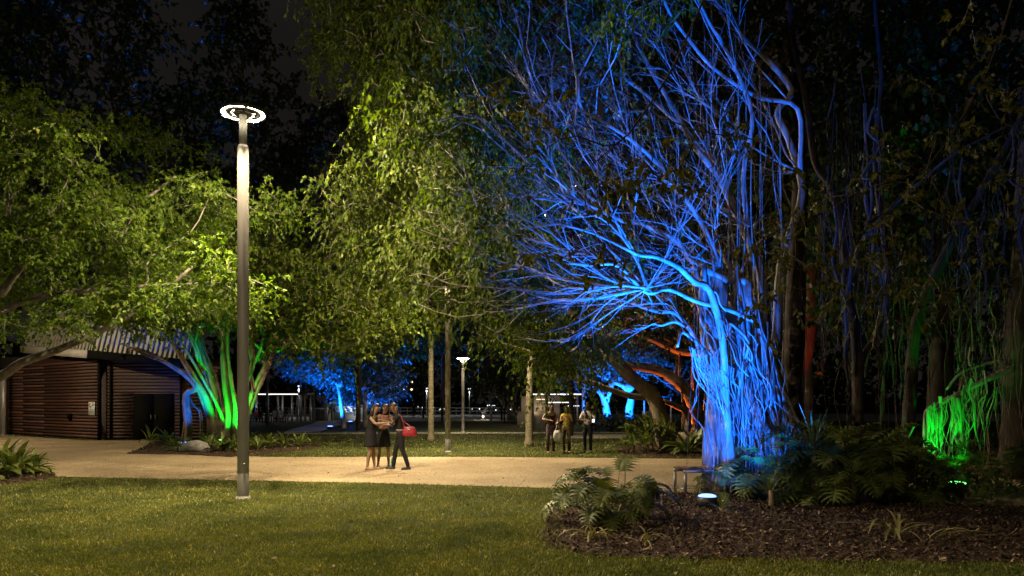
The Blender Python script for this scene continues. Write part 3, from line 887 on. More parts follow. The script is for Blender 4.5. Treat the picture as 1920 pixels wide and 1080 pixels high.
# fascia, gutter and ribbed metal above
E0 = np.array((-16.0, 31.0, 3.25)); E1 = A + wn_*.9 + wd*.7; E1[2] = 3.92
def eave(px, py, Y): return at(px, py, Y)
e_l, e_m, e_r = at(40, 655, 37.2), at(165, 664, 32.6), at(352, 682, 31.2)
m_ = MB(); m_.beam(e_l, e_m, .12, .36); m_.build('fascia', M['fascia'], bld, world=True)
m_ = MB(); m_.beam(e_m + (0.02,0,0), e_r, .14, .36); m_.build('gutter', M['black'], bld, world=True)
m_ = MB(); m_.add([e_l + (0,.1,.1), e_m + (0,.1,.1), e_r + (0,.1,.1), e_r + (0.5,4,.3), A - wn_*2.5 + (0,0,4.1), B - wn_*2.5 + (0,0,4.5)], [(0,1,4,5), (1,2,3,4)]); m_.build('soffit', M['black'], bld, world=True)
up = np.array((0, .9, 2.2))
def pan(a, b, nr, nm):
    m_ = MB(); a = a + (0,.12,.19); b = b + (0,.12,.19)
    m_.add([a, b, b + up, a + up], [(0,1,2,3)]); pn = m_.build('roof_sheet', M['cladding'], bld, world=True)
    for i in range(nr):
        p = a + (b - a) * (i + .5) / nr
        q = MB(); q.beam(p + (0,-.03,0), p + up + (0,-.03,0), .05, .075); q.build('rib', M['cladding'], pn, world=True)
pan(e_l, e_m, 22, 'l'); pan(e_m + (.05, 0, 0), e_r, 20, 'r')
# wall fittings
m_ = MB(); m_.box((0,0,0), (.22,.14,.26), mi=0); m_.box((0,-.02,-.16), (.12,.1,.08)); bx = m_.build('wall_box', M['black'], bld)
bx.location = (A + wd*2.75 + wn_*.10 + (0,0,1.05)) - A; bx.rotation_euler = (0,0,math.atan2(wd[1], wd[0]))
# steel post at the far end
pt = thing('steel_post', 'grey steel post in front of the timber building end', 'post', gnd(7, 816))
m_ = MB(); m_.box((0,0,1.65), (.24,.24,3.3)); m_.build('shaft', M['steel'], pt)
m_ = MB(); m_.box((0,0,.02), (.4,.4,.04)); m_.build('base_plate', M['steel'], pt)
# notice: two plates with symbols
sg = thing('notice_sign', 'pair of white notice plates on the dark timber wall', 'sign', A + wd*.62 + wn_*.075 + (0,0,1.43))
sg.rotation_euler = (0, 0, math.atan2(-wd[1], -wd[0]))
M['print_red'] = mat('sign_red', (.20, .05, .05), .6); M['print_grey'] = mat('sign_grey', (.12, .12, .13), .6); M['print_blue'] = mat('sign_blue', (.35, .48, .55), .5)
def ringplate(c, r, w, m, parent, nm):
    b = MB(); b.lathe([(r-w, 0), (r, 0), (r, .004), (r-w, .004), (r-w, 0)], 20); o = b.build(nm, m, parent); o.location = c; o.rotation_euler = (PI/2, 0, 0); return o
for k in range(2):
    cx = -.15 + k*.30
    m_ = MB(); m_.box((cx, 0, 0), (.28, .012, .60)); pl = m_.build('plate', M['white'], sg)
    if k == 0:
        ringplate((cx, -.008, .14), .115, .02, M['print_red'], pl, 'prohibition_ring')
        m_ = MB(); m_.beam((cx-.075, -.010, .215), (cx+.075, -.010, .065), .004, .022); m_.build('prohibition_bar', M['print_red'], pl)
        m_ = MB(); m_.tube([(cx, -.0135, .20), (cx+.003, -.0135, .13)], .012, 5); m_.tube([(cx-.04, -.0135, .075), (cx, -.0135, .13), (cx+.035, -.0135, .075)], .009, 5); m_.lathe([(0,-.02),(.018,-.01),(.018,.01),(0,.02)], 8, (cx, -.0135, .225)); m_.build('walking_figure', M['print_grey'], pl)
        for j in range(7):
            m_ = MB(); m_.box((cx, -.009, -.02 - j*.037), (.20 - (j % 3)*.025, .004, .019)); m_.build('text_line', M['print_grey'], pl)
    else:
        ringplate((cx, -.008, .20), .085, .028, M['print_grey'], pl, 'symbol_ring')
        m_ = MB(); m_.beam((cx-.10, -.010, .10), (cx+.02, -.010, .17), .004, .03); m_.build('symbol_bar', M['print_grey'], pl)
        m_ = MB(); m_.box((cx, -.0085, -.06), (.25, .003, .24)); m_.build('picture_panel', M['print_blue'], pl)
        m_ = MB(); m_.box((cx, -.0085, -.245), (.13, .004, .025)); m_.build('text_line', M['print_grey'], pl)
# ------------------------------------------------------------------ the big fig with blue light
rf = np.random.default_rng(21)
fig = thing('fig_tree', 'huge fig with fused trunk and fanning branches floodlit blue', 'tree', (4.7, 13.7, 0))
TY = 13.6
def tr(pts, y0, y1):
    n = len(pts)
    return [at(px, py, y0 + (y1 - y0) * i / (n - 1)) for i, (px, py) in enumerate(pts)]
def basept(i, n=14, ph=0.0):
    a = ph + 2*PI*i/n
    return np.array((4.62 + .82*math.cos(a), 13.75 + .6*math.sin(a), -.08))
# strands that run from the ground up the trunk
trunk_mb = MB()
core = smooth_path([(4.75, 14.0, -.1), (4.6, 14.0, 1.0), (4.35, 13.95, 2.2), (4.05, 13.9, 3.3), (3.9, 13.9, 4.2)], 5)
trunk_mb.tube(core, np.linspace(.62, .10, len(core)), 14, bump=.16, rng=rf)
for i in range(46):
    a = rf.uniform(0, 2*PI)
    front = math.sin(a) < .3
    b0 = np.array((4.68 + .95*math.cos(a)*rf.uniform(.8, 1.05), 13.8 + .7*math.sin(a), -.06))
    ht = rf.uniform(1.7, 4.4)
    cc = np.array((4.7 - .19*ht, 13.95, ht)); rr = .50 - .065*ht
    a2 = a + rf.normal(0, .45)
    P = []
    for t in np.linspace(0, 1, 7):
        z = -.06 + (ht + .06)*t
        c_ = np.array((4.70 - .19*max(z, 0), 13.86, z)); r_x = (.98 - .20*z if z < 2 else .52 - .04*(z-2)) * (1 - .12*t)
        aa = a + (a2 - a)*t + .22*math.sin(5*t + i)
        P.append(c_ + np.array((r_x*math.cos(aa), .75*r_x*math.sin(aa), 0)))
    P = smooth_path(P, 3)
    r0 = rf.choice([.035, .06, .09, .14], p=[.3, .3, .25, .15])
    trunk_mb.tube(P, np.linspace(r0*1.25, r0*.75, len(P)) * (1 + .12*np.sin(np.arange(len(P))*1.7 + i)), 8, bump=.17, rng=rf)
for i in range(30):      # roots that cross and fuse over the front
    z0, z1 = rf.uniform(.2, 3.2), 0; z1 = max(0, z0 - rf.uniform(.5, 1.4)); a0 = rf.uniform(3.3, 6.1); a1 = a0 + rf.normal(0, .55)
    P = []
    for t in np.linspace(0, 1, 6):
        z = z0 + (z1 - z0)*t; r_x = (.95 - .20*z if z < 2 else .55 - .04*(z-2)); aa = a0 + (a1 - a0)*t
        P.append(np.array((4.72 - .19*z, 13.90, z)) + np.array((r_x*math.cos(aa), .78*r_x*math.sin(aa), 0)) + rf.normal(0, .02, 3))
    P = smooth_path(P, 3); r0 = rf.uniform(.012, .05); trunk_mb.tube(P, r0*(1 + .2*np.sin(np.arange(len(P))*1.3 + i)), 6, bump=.15, rng=rf)
# right-hand skirt of thin stems
for i in range(40):
    t0 = rf.uniform(0, 1)
    top = at(1442 + 30*t0, 640 + 130*t0 + rf.normal(0, 12), 13.6 + rf.normal(0, .2)); bot = at(1435 + 115*t0 + rf.normal(0, 8), 930, 13.5 + rf.normal(0, .3)); bot[2] = -.05
    md = (top + bot)/2 + rf.normal(0, .05, 3); md[0] += .05
    P = smooth_path([top, top*.7 + bot*.3 + np.array((.06, 0, .1)), md + (.06, 0, 0), bot], 5); r0 = rf.uniform(.012, .05)
    trunk_mb.tube(P, np.linspace(r0*.7, r0*1.2, len(P)), 6, bump=.12, rng=rf)
trunk_mb.build('trunk', M['bark'], fig, True, True)

LIMBS = [  # traced outlines of the main limbs: (points in the picture, depth at start, depth at end, radii)
    ([(1452, 930), (1446, 760), (1436, 670), (1423, 613), (1393, 587), (1363, 578), (1300, 563), (1253, 547), (1213, 540), (1183, 523), (1147, 503), (1113, 497), (1067, 493)], 13.5, 12.3, .058, .028),
    ([(1213, 540), (1167, 547), (1117, 557), (1050, 567), (983, 577), (900, 590)], 12.6, 13.4, .035, .012),
    ([(1450, 930), (1446, 740), (1430, 640), (1410, 563), (1400, 530), (1367, 518), (1333, 503), (1293, 483), (1267, 457), (1233, 433), (1200, 413), (1167, 408), (1133, 403), (1083, 383), (1017, 370), (967, 367)], 13.4, 14.6, .10, .02),
    ([(1380, 930), (1368, 760), (1352, 640), (1333, 547), (1307, 527), (1267, 497), (1233, 483), (1200, 478), (1167, 460), (1113, 437), (1050, 420)], 13.1, 11.8, .085, .016),
    ([(1360, 930), (1345, 760), (1310, 660), (1280, 600), (1260, 587), (1233, 582), (1200, 577), (1183, 567), (1133, 563), (1083, 567), (1033, 577), (967, 590)], 13.3, 14.5, .06, .01),
    ([(1287, 612), (1265, 606), (1240, 602), (1220, 608), (1205, 617)], 13.3, 13.0, .035, .01),
    ([(1470, 930), (1462, 760), (1440, 680), (1423, 603), (1413, 513), (1400, 453), (1383, 413), (1360, 387), (1327, 367), (1293, 360), (1230, 340)], 13.8, 15.4, .095, .02),
    ([(1410, 660), (1385, 560), (1360, 493), (1353, 460), (1323, 427), (1293, 400), (1240, 370)], 13.7, 14.6, .06, .015),
    ([(1430, 640), (1420, 520), (1400, 430), (1344, 333), (1300, 283), (1278, 222), (1244, 178), (1211, 122), (1167, 0), (1150, -80)], 14.1, 14.9, .085, .03),
    ([(1455, 640), (1470, 500), (1500, 380), (1500, 322), (1483, 261), (1456, 211), (1483, 167), (1433, 117), (1400, 72), (1356, 28), (1325, -40)], 14.3, 15.5, .09, .04),
    ([(1500, 322), (1494, 205), (1422, 178), (1344, 133), (1289, 72), (1256, 33), (1220, -60)], 14.5, 12.4, .05, .02),
    ([(1610, 900), (1606, 760), (1600, 640), (1589, 555), (1583, 472), (1567, 400), (1550, 344), (1528, 300), (1512, 190), (1490, 60), (1480, -60)], 15.0, 16.0, .13, .05),
    ([(1589, 555), (1610, 470), (1660, 400), (1720, 350), (1800, 290), (1900, 230)], 15.0, 12.8, .05, .02),
    ([(1700, 930), (1702, 760), (1720, 600), (1780, 460), (1830, 380), (1900, 250), (1960, 120)], 15.5, 16.5, .16, .06),
    ([(1600, 700), (1660, 560), (1640, 300), (1655, 150), (1640, 0), (1650, -80)], 15.2, 16, .08, .03),
    ([(1350, 690), (1362, 620), (1378, 600), (1392, 640), (1391, 690), (1380, 780)], 13.1, 13.05, .026, .035),
    ([(1270, 650), (1278, 625), (1300, 632), (1330, 662), (1352, 682), (1388, 697), (1420, 706), (1450, 730)], 12.9, 13.9, .018, .05),
    ([(1350, 500), (1320, 420), (1250, 330), (1180, 260), (1100, 210), (1020, 190), (940, 190)], 13.9, 13.2, .06, .012),
    ([(1400, 430), (1330, 300), (1240, 200), (1130, 110), (1040, 40), (980, -40)], 14.2, 16.4, .06, .015),
    ([(1411, 500), (1400, 330), (1410, 220), (1380, 120), (1330, 30), (1280, -70)], 13.9, 12.8, .06, .02),
]
paths = [{'pts': np.array([(4.75, 14.0, -.1), (4.4, 13.95, 2.0), (4.1, 13.9, 3.2)]), 'k': 3}]
for pts, y0, y1, ra, rb in LIMBS:
    P = tr(pts, y0, y1)
    if pts[0][1] >= 900: P[0][2] = -.05
    # small kinks
    P = [p + (rf.normal(0, .035, 3) if 0 < i < len(P)-1 else 0) for i, p in enumerate(P)]
    paths.append({'pts': P, 'k': 4, 'r': (ra*.95, rb*(1.0 if pts[-1][1] < 60 else .8)), 'attach': False})
# inner fan of thin bare branches
fan = []
while len(fan) < 700:
    th = .02 + 1.58*rf.uniform(0, 1)**1.25; r = rf.uniform(1.4, 9.5)          # angle from the left-hand horizontal, distance from the fork (m)
    if r > 5.2 + 4.0*math.sin(min(th, PI/2)): continue
    px = 1405 - 100*r*math.cos(th); py = 580 - 100*r*math.sin(th)*.95
    fan.append(at(px, py, rf.normal(13.7, .4 + .14*r)))
while len(fan) < 880:
    th = rf.uniform(-.03, .9); r = rf.uniform(3.4, 6.6)
    fan.append(at(1400 - 100*r*math.cos(th), 570 - 100*r*math.sin(th)*.95, rf.normal(13.5, .4 + .14*r)))
# twigs low on the left, reaching out into the lit leaves
for i in range(60):
    fan.append(at(rf.uniform(880, 1130), rf.uniform(470, 640), rf.uniform(12, 15)))
G1 = grow(paths, fan, rf, k=.8, seg=.5, jit=.03, r_tip=.0058, pw=2.75, tan=.62, sag=-.10)
branch_meshes(fig, G1, M['bark'], rf, trunk_ids=(), max_limbs=60, min_limb_r=.014, bump=.10, alt={12: M['bark_dark_shaded'], 14: M['bark_dark_shaded'], 15: M['bark_dark_shaded'], 13: M['bark_dark_shaded']})  # right-hand limbs take the bark with shade in its colour
bt_ = MB(); g1p, g1par, g1r = G1[0], G1[1], G1[2]
sel_ = [i for i in range(len(g1p)) if g1par[i] >= 0 and g1r[i] < .022 and g1p[i][2] > 2.6 and g1p[i][0] < 6]
dd_ = np.array([unit(g1p[i] - g1p[g1par[i]]) for i in sel_])
bare_twigs(bt_, g1p[sel_], dd_, rf, 1, (.3, 1.0), .15, -.06, .0042)
c = bt_.build('twigs', M['bark'], fig, False, True); c['kind'] = 'stuff'
# leafy outer crown on the left and overhead
bulk = []
def leafzone(n, x0, x1, y0, y1, d0, d1, edge=None):
    k = 0
    while k < n:
        px, py, Y = rf.uniform(x0, x1), rf.uniform(y0, y1), rf.uniform(d0, d1)
        if edge and px < np.interp(py, [e[0] for e in edge], [e[1] for e in edge]) + 15: continue
        c_ = at(px, py, Y)
        for q in range(7):
            bulk.append(c_ + rf.normal(0, 1, 3)*np.array((.34, .34, .42))); k += 1
EDGE = [(-60, 560), (60, 590), (120, 600), (170, 640), (205, 690), (250, 690), (290, 640), (330, 600), (400, 625), (440, 600), (520, 625), (580, 720), (640, 830)]
leafzone(430, 590, 800, -60, 530, 15.6, 20.5, EDGE)
leafzone(390, 740, 960, -60, 500, 12.3, 18.5, EDGE)
leafzone(150, 860, 1030, 250, 575, 13.5, 17.5)
leafzone(60, 980, 1090, 560, 660, 15, 18)
leafzone(90, 700, 1100, -160, 60, 12, 17)
leafzone(80, 1080, 1400, -190, -10, 11, 18)
bulk = np.array(bulk)
# starts from the ends of the traced limbs
keepn = [i for i in range(len(G1[0])) if True]
paths2 = [{'pts': paths[i]['pts'], 'k': 4, 'r': (.03, .012)} for i in (1, 2, 3, 4, 5, 18, 19)]
for p_ in paths2: p_['pts'] = p_['pts'][-5:] if len(p_['pts']) > 6 else p_['pts']
paths2 = [dict(p_, r=(.012, .010)) for p_ in paths2]
G2 = grow(paths2, bulk, rf, k=.22, seg=.5, jit=.05, r_tip=.0055, pw=2.7, tan=.3, sag=.12)
tw = MB(); lf = MB()
branch_meshes(fig, G2, M['bark'], rf, trunk_ids=(), max_limbs=0, min_limb_r=9)
sprays(lf, G2[0][G2[4]], rf, 7, 15, (.3, .65), (.065, .14), .26, grav=.75, droop=1.15, spread=.18, twig_mb=tw)
# scattered leaves on the fan and the dim leaves that hang in front on the right
sel = [i for i in G1[4] if rf.uniform() < .12 and G1[0][i][0] < 3.2]
sprays(lf, G1[0][sel], rf, 2, 6, (.2, .4), (.07, .11), .27, grav=.5, droop=.8, spread=.1, twig_mb=tw)
upl = [at(rf.uniform(880, 1180), rf.uniform(-20, 260), rf.uniform(13.5, 16)) for i in range(90)]
G5 = grow([{'pts': paths[18]['pts'][3:], 'k': 4, 'r': (.02, .012)}, {'pts': paths[19]['pts'][3:], 'k': 4, 'r': (.02, .012)}], upl, rf, k=.4, seg=.5, jit=.03, r_tip=.005, pw=2.8)
branch_meshes(fig, G5, M['bark'], rf, trunk_ids=(), max_limbs=0, min_limb_r=9)
lf5 = MB(); sprays(lf5, G5[0][G5[4]], rf, 4, 8, (.25, .5), (.08, .13), .27, grav=.5, droop=.8, spread=.15, twig_mb=tw)
c = lf5.build('crown', M['leaf_blue_lit'], fig, False, True); c['kind'] = 'stuff'  # upper-left leaves get the paler colour to show as blue-lit
front = []
for (cx, cy, sx_, sy_, n) in ((1010, 200, 60, 35, 7), (1110, 330, 70, 45, 8), (1230, 330, 70, 30, 6), (1060, 470, 60, 20, 5), (1330, 250, 40, 50, 4), (1480, 420, 60, 60, 8), (1560, 520, 70, 60, 9),
                              (1680, 440, 80, 60, 9), (1780, 260, 90, 70, 9), (1720, 560, 80, 40, 7), (1850, 420, 70, 70, 8), (1880, 120, 60, 80, 8), (1480, 570, 40, 30, 4), (1640, 250, 70, 50, 5)):
    for i in range(n): front.append(at(rf.normal(cx, sx_), rf.normal(cy, sy_), rf.uniform(7.6, 10.2)))
fpaths = [{'pts': tr([(1960, -250), (1880, 60), (1780, 260), (1660, 400)], 10.5, 8.8), 'k': 3}, {'pts': tr([(1500, -300), (1350, -60), (1260, 130), (1180, 250)], 10.5, 9), 'k': 3}]
G3 = grow(fpaths, front, rf, k=.25, seg=.4, jit=.05, r_tip=.005, pw=2.6, sag=.1)
branch_meshes(fig, G3, M['bark_dark_shaded'], rf, trunk_ids=(), max_limbs=2, min_limb_r=.012)
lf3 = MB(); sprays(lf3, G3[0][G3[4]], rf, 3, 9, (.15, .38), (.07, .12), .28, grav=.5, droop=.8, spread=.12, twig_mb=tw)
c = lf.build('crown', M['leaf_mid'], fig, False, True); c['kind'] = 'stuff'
c = lf3.build('crown', M['leaf_olive_shaded'], fig, False, True); c['kind'] = 'stuff'
c = tw.build('twigs', M['bark'], fig, False, True); c['kind'] = 'stuff'
# leafy crown mass behind and above the fan, shade put into its dark leaves
back = [at(rf.uniform(930, 2050), rf.uniform(-260, 330), rf.uniform(17.5, 23)) for i in range(420)] + [at(rf.uniform(1480, 2050), rf.uniform(250, 640), rf.uniform(18, 23)) for i in range(170)]
G4 = grow([{'pts': tr([(1480, 930), (1490, 600), (1500, 300), (1480, 60)], 15.5, 19), 'k': 4, 'r': (.3, .1)}, {'pts': tr([(1760, 930), (1770, 500), (1800, 100)], 18, 20), 'k': 4, 'r': (.35, .1)}], back, rf, k=.3, seg=.7, jit=.07, r_tip=.008, pw=2.5)
branch_meshes(fig, G4, M['bark_dark_shaded'], rf, trunk_ids=(), max_limbs=12, min_limb_r=.04)
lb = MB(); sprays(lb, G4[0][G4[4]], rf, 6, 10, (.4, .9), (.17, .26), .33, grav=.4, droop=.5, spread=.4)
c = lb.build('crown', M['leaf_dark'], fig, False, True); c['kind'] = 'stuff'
# aerial roots: hang from the limbs, each its own mesh
cand = [i for i in range(len(G1[0])) if G1[0][i][2] > 2.2 and 3.3 < G1[0][i][0] < 5.4 and G1[2][i] > .012]
for i in range(120):
    p = G1[0][cand[rf.integers(len(cand))]].copy()
    drop = min(p[2] + .05, rf.uniform(1.0, 5.0))
    if rf.uniform() < .4: drop = p[2] + .05
    e = p + np.array((rf.normal(.10, .16), rf.normal(0, .15), -drop))
    if p[0] < 3.7 and drop > 2.2: e = p + np.array((.45, .1, -rf.uniform(.3, 1.0)))
    m_ = p*.5 + e*.5 + rf.normal(0, .05, 3)
    P = smooth_path([p, p*.75 + e*.25 + rf.normal(0, .03, 3), m_, p*.25 + e*.75 + rf.normal(0, .03, 3), e], 3)
    r0 = rf.choice([.004, .006, .008, .012, .02], p=[.25, .3, .25, .13, .07])
    mb = MB(); mb.tube(P, np.linspace(r0, r0*.7, len(P)), 5, cap=False); mb.build('aerial_root', M['bark'], fig, True, True)
# net of fine roots below the hooked limb
for i in range(34):
    t = rf.uniform(0, 1); p = at(1272 + 115*t, 640 + 55*t, 12.95); e = at(1350 + 40*t + rf.normal(0, 8), 730 + rf.uniform(0, 70), 13.05 + rf.normal(0, .1))
    P = smooth_path([p, p*.66 + e*.34 + np.array((-.08, 0, -.02)) + rf.normal(0, .03, 3), p*.3 + e*.7 + rf.normal(0, .04, 3), e], 4); r0 = rf.uniform(.004, .012)
    mb = MB(); mb.tube(P, r0, 4, cap=False); mb.build('aerial_root', M['bark'], fig, True, True)
for i in range(42):
    x0_ = rf.uniform(1300, 1450); y0_ = rf.uniform(560, 760); p = at(x0_, y0_, rf.uniform(12.95, 13.4)); e = at(1372 + (x0_ - 1300)*.6 + rf.normal(0, 34), min(925, y0_ + rf.uniform(120, 360)), 13.0 + rf.normal(0, .12)); e[2] = max(e[2], 0)
    P = smooth_path([p + (e-p)*t_ + rf.normal(0, .055, 3) for t_ in np.linspace(0, 1, 6)], 3); r0 = rf.choice([.004, .007, .012, .026], p=[.35, .3, .25, .1])
    mb = MB(); mb.tube(P, np.linspace(r0*.8, r0*1.1, len(P)), 5, cap=False, bump=.15, rng=rf); mb.build('aerial_root', M['bark'], fig, True, True)
# curtain of roots on the right, its shade put into dark bark
for i in range(110):
    if i % 5 == 0: xc, yc, Yc = rf.uniform(1500, 1930), rf.uniform(150, 620), rf.uniform(13.8, 17.2)
    x = xc + rf.normal(0, 16); y0 = yc + rf.normal(0, 40); Y = Yc + rf.normal(0, .15)
    p = at(x, y0, Y); e = p.copy(); e[2] = max(.0, p[2] - rf.uniform(1.5, 6.5)); e[0] += rf.normal(0, .15)
    P = smooth_path([p + (e-p)*t_ + rf.normal(0, .07, 3)*(0 < t_) for t_ in np.linspace(0, 1, 7)], 3); r0 = rf.choice([.005, .008, .014, .03], p=[.3, .4, .22, .08])
    mb = MB(); mb.tube(P, r0, 4, cap=False); mb.build('aerial_root', M['bark_dark_shaded'], fig, True, True)

# ------------------------------------------------------------------ arched, green-lit root thicket on the right
gf = thing('strangler_fig', 'root thicket of a fig with an arched root lit green', 'tree', (8.6, 15.0, 0))
mb = MB()
for pts, y0, y1, ra, rb in (([(1742, 930), (1736, 840), (1737, 775), (1762, 757), (1800, 738), (1850, 712), (1900, 690)], 14.7, 15.2, .045, .06), ([(1775, 730), (1800, 700), (1835, 686), (1880, 675)], 14.8, 15.4, .02, .03),
                            ([(1790, 920), (1800, 830), (1795, 745)], 14.9, 14.9, .06, .05), ([(1765, 910), (1755, 840), (1760, 770)], 14.8, 14.8, .05, .04), ([(1698, 880), (1700, 830), (1716, 795)], 14.6, 14.8, .02, .02)):
    P = smooth_path(tr(pts, y0, y1), 5); mb.tube(P, np.linspace(ra, rb, len(P)), 8, bump=.12, rng=rf)
mb2 = MB()
for xx, rr in ((1915, .4), (1955, .4)):
    b = gnd(xx, 905); b[1] = 16.2; b[0] = (xx-960)/F*16.2
    P = smooth_path([b, b + (rf.normal(0, .1), 0, 2.5), b + (rf.normal(0, .2), .2, 5.5), b + (rf.normal(0, .5), .3, 9)], 5); mb2.tube(P, np.linspace(rr, rr*.5, len(P)), 10, bump=.14, rng=rf)
mb.build('limb', M['bark'], gf, True, True)
mb = mb2; mb.build('trunk', M['bark_dark_shaded'], gf, True, True)
for i in range(120):
    t = rf.uniform(0, 1)**1.7
    if i < 62: p = at(1738 + 110*t, 775 - 75*t + rf.normal(0, 8), 14.75 + .4*t); e = at(1737 + 108*t + rf.normal(0, 7), 905 + rf.uniform(-110*t, 25), 14.75 + rf.normal(0, .2))
    else: p = at(rf.uniform(1790, 1925), rf.uniform(480, 740), rf.uniform(14.6, 16.2)); e = p + (rf.normal(0, .15), rf.normal(0, .1), -rf.uniform(.8, 2.6)); e[2] = max(e[2], 0)
    P = smooth_path([p + (e-p)*t_ + rf.normal(0, .045, 3)*(0 < t_) for t_ in np.linspace(0, 1, 6)], 3); r0 = rf.choice([.007, .012, .02, .04], p=[.4, .3, .2, .1])
    m2 = MB(); m2.tube(P, np.linspace(r0*.9, r0*.4, len(P))*(1 if i < 62 else .6), 5, cap=False, bump=.2, rng=rf); m2.build('aerial_root', M['bark'] if i < 62 else M['bark_brown'], gf, True, True)

# ------------------------------------------------------------------ left foreground tree (trunk just out of the frame)
rl = np.random.default_rng(5)
lt = thing('spreading_tree', 'leafy tree reaching in over the lawn from the picture edge, lit yellow green', 'tree', (-14.6, 18.5, 0))
pl_ = [{'pts': np.array([(-14.6, 18.5, -.1), (-14.5, 18.4, 1.4), (-14.0, 18.2, 2.6)]), 'k': 3, 'r': (.3, .2)},
       {'pts': tr([(-120, 690), (-20, 712), (40, 680), (110, 655), (200, 615), (290, 560), (360, 500)], 18.6, 16.5), 'k': 4, 'r': (.14, .03)},
       {'pts': tr([(-120, 690), (-30, 600), (40, 500), (120, 440), (240, 395), (330, 330)], 18.6, 18), 'k': 4, 'r': (.12, .03)},
       {'pts': tr([(-30, 600), (60, 560), (180, 545), (300, 535), (420, 530)], 18.6, 15.5), 'k': 4, 'r': (.09, .02)},
       {'pts': tr([(-30, 600), (0, 430), (60, 300), (110, 210)], 18.6, 19), 'k': 4, 'r': (.1, .03)}]
al = []
ET = [(-100, 170), (0, 190), (60, 215), (130, 235), (220, 225), (300, 255), (345, 300), (390, 330), (470, 335), (530, 380), (560, 560)]
while len(al) < 520:
    px, py = rl.uniform(-130, 520), rl.uniform(180, 640)
    top = np.interp(px, [e[0] for e in ET], [e[1] for e in ET])
    bot = np.interp(px, [-130, 60, 150, 250, 350, 440, 520], [640, 612, 596, 598, 600, 575, 400])
    if py < top + 12*math.sin(px*.05) or py > bot: continue
    if math.sin(px*.021 + 1.0)*math.cos(py*.027) + rl.normal(0, .35) < -.45: continue
    c_ = at(px, py, rl.uniform(15.0 if px < 280 else 17.2, 20.8))
    for q in range(8): al.append(c_ + rl.normal(0, 1, 3)*np.array((.62, .45, .13)))
for c_, n in (((445, 538), 5), ((395, 505), 8), ((330, 560), 10)):
    for i in range(n): al.append(at(rl.normal(c_[0], 22), rl.normal(c_[1], 14), rl.uniform(11.4, 12.5) if c_[0] == 440 else rl.uniform(13.6, 15.4)))
GL_ = grow(pl_, al, rl, k=.3, seg=.5, jit=.06, r_tip=.006, pw=2.5, tan=.3)
branch_meshes(lt, GL_, M['bark'], rl, trunk_ids=(0,), max_limbs=24, min_limb_r=.02)
lf = MB(); tw = MB()
sprays(lf, GL_[0][GL_[4]], rl, 9, 15, (.25, .6), (.06, .13), .29, grav=.35, droop=.45, spread=.15, twig_mb=tw)
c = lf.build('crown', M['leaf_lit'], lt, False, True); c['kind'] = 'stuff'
c = tw.build('twigs', M['bark'], lt, False, True); c['kind'] = 'stuff'

# ------------------------------------------------------------------ spreading tree with green and blue trunks in the round bed
rt = np.random.default_rng(9)
gt = thing('banyan_tree', 'many-stemmed tree in the garden bed with stems lit green and blue', 'tree', (-12.6, 31.0, 0))
SP = [([(400, 822), (398, 790), (385, 745), (362, 705), (335, 660), (310, 620), (270, 560)], 31, 29, .30, .10),
      ([(352, 830), (354, 790), (350, 740), (368, 728), (350, 705), (320, 685), (290, 668), (240, 650)], 30.6, 28.6, .26, .07),
      ([(425, 830), (432, 780), (424, 720), (420, 660), (418, 600), (400, 520)], 30.6, 30.5, .38, .12),
      ([(440, 826), (462, 775), (480, 730), (498, 690), (512, 655), (522, 615), (560, 540)], 31, 32, .34, .14),
      ([(505, 668), (530, 652), (556, 636), (600, 600)], 31.6, 30, .09, .05),
      ([(410, 815), (408, 760), (392, 700), (376, 650), (360, 600)], 31.6, 33, .22, .09),
      ([(445, 815), (452, 745), (470, 690), (474, 640), (470, 590)], 30.2, 29, .12, .06),
      ([(478, 735), (472, 700), (470, 672), (466, 640)], 30.6, 30, .07, .05),
      ([(385, 700), (372, 680), (366, 655), (345, 610)], 30.6, 29.5, .13, .06),
      ([(352, 735), (362, 760), (374, 775), (376, 830)], 30.4, 30.2, .05, .035)]
tp = [{'pts': np.array([(-12.6, 31, -.1), (-12.55, 31, .5), (-12.5, 31, 1.0)]), 'k': 2, 'r': (.55, .4)}]
for pts, y0, y1, ra, rb in SP:
    P = tr(pts, y0, y1)
    if pts[0][1] > 810: P[0][2] = -.05
    tp.append({'pts': P, 'k': 4, 'r': (ra*.62, rb*.6)})
    for q_ in range(3):     # thinner stems fused to the main one
        off = np.array((rt.normal(0, ra*.7), rt.normal(0, ra*.5), 0)); tp.append({'pts': [p + off*(1 - .5*i/len(P)) + rt.normal(0, .04, 3) for i, p in enumerate(P)], 'k': 3, 'r': (ra*.3, rb*.3)})
at_ = []
while len(at_) < 560:
    px, py = rt.uniform(190, 780), rt.uniform(430, 660)
    lo = np.interp(px, [190, 300, 420, 520, 600, 700, 780], [600, 630, 600, 640, 668, 655, 600])
    hi = np.interp(px, [190, 300, 450, 560, 640, 720, 780], [400, 400, 420, 470, 520, 555, 575])
    if py > lo or py < hi: continue
    at_.append(at(px, py, rt.uniform(26, 35)))
GT = grow(tp, at_, rt, k=.45, seg=.8, jit=.09, r_tip=.011, pw=2.5)
branch_meshes(gt, GT, M['bark_brown'], rt, trunk_ids=(0,), max_limbs=44, min_limb_r=.05, bump=.12)
lf = MB(); tw = MB()
sprays(lf, GT[0][GT[4]], rt, 6, 11, (.35, .9), (.14, .21), .3, grav=.4, droop=.5, spread=.35, twig_mb=tw)
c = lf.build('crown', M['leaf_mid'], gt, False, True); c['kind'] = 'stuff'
c = tw.build('twigs', M['bark_brown'], gt, False, True); c['kind'] = 'stuff'

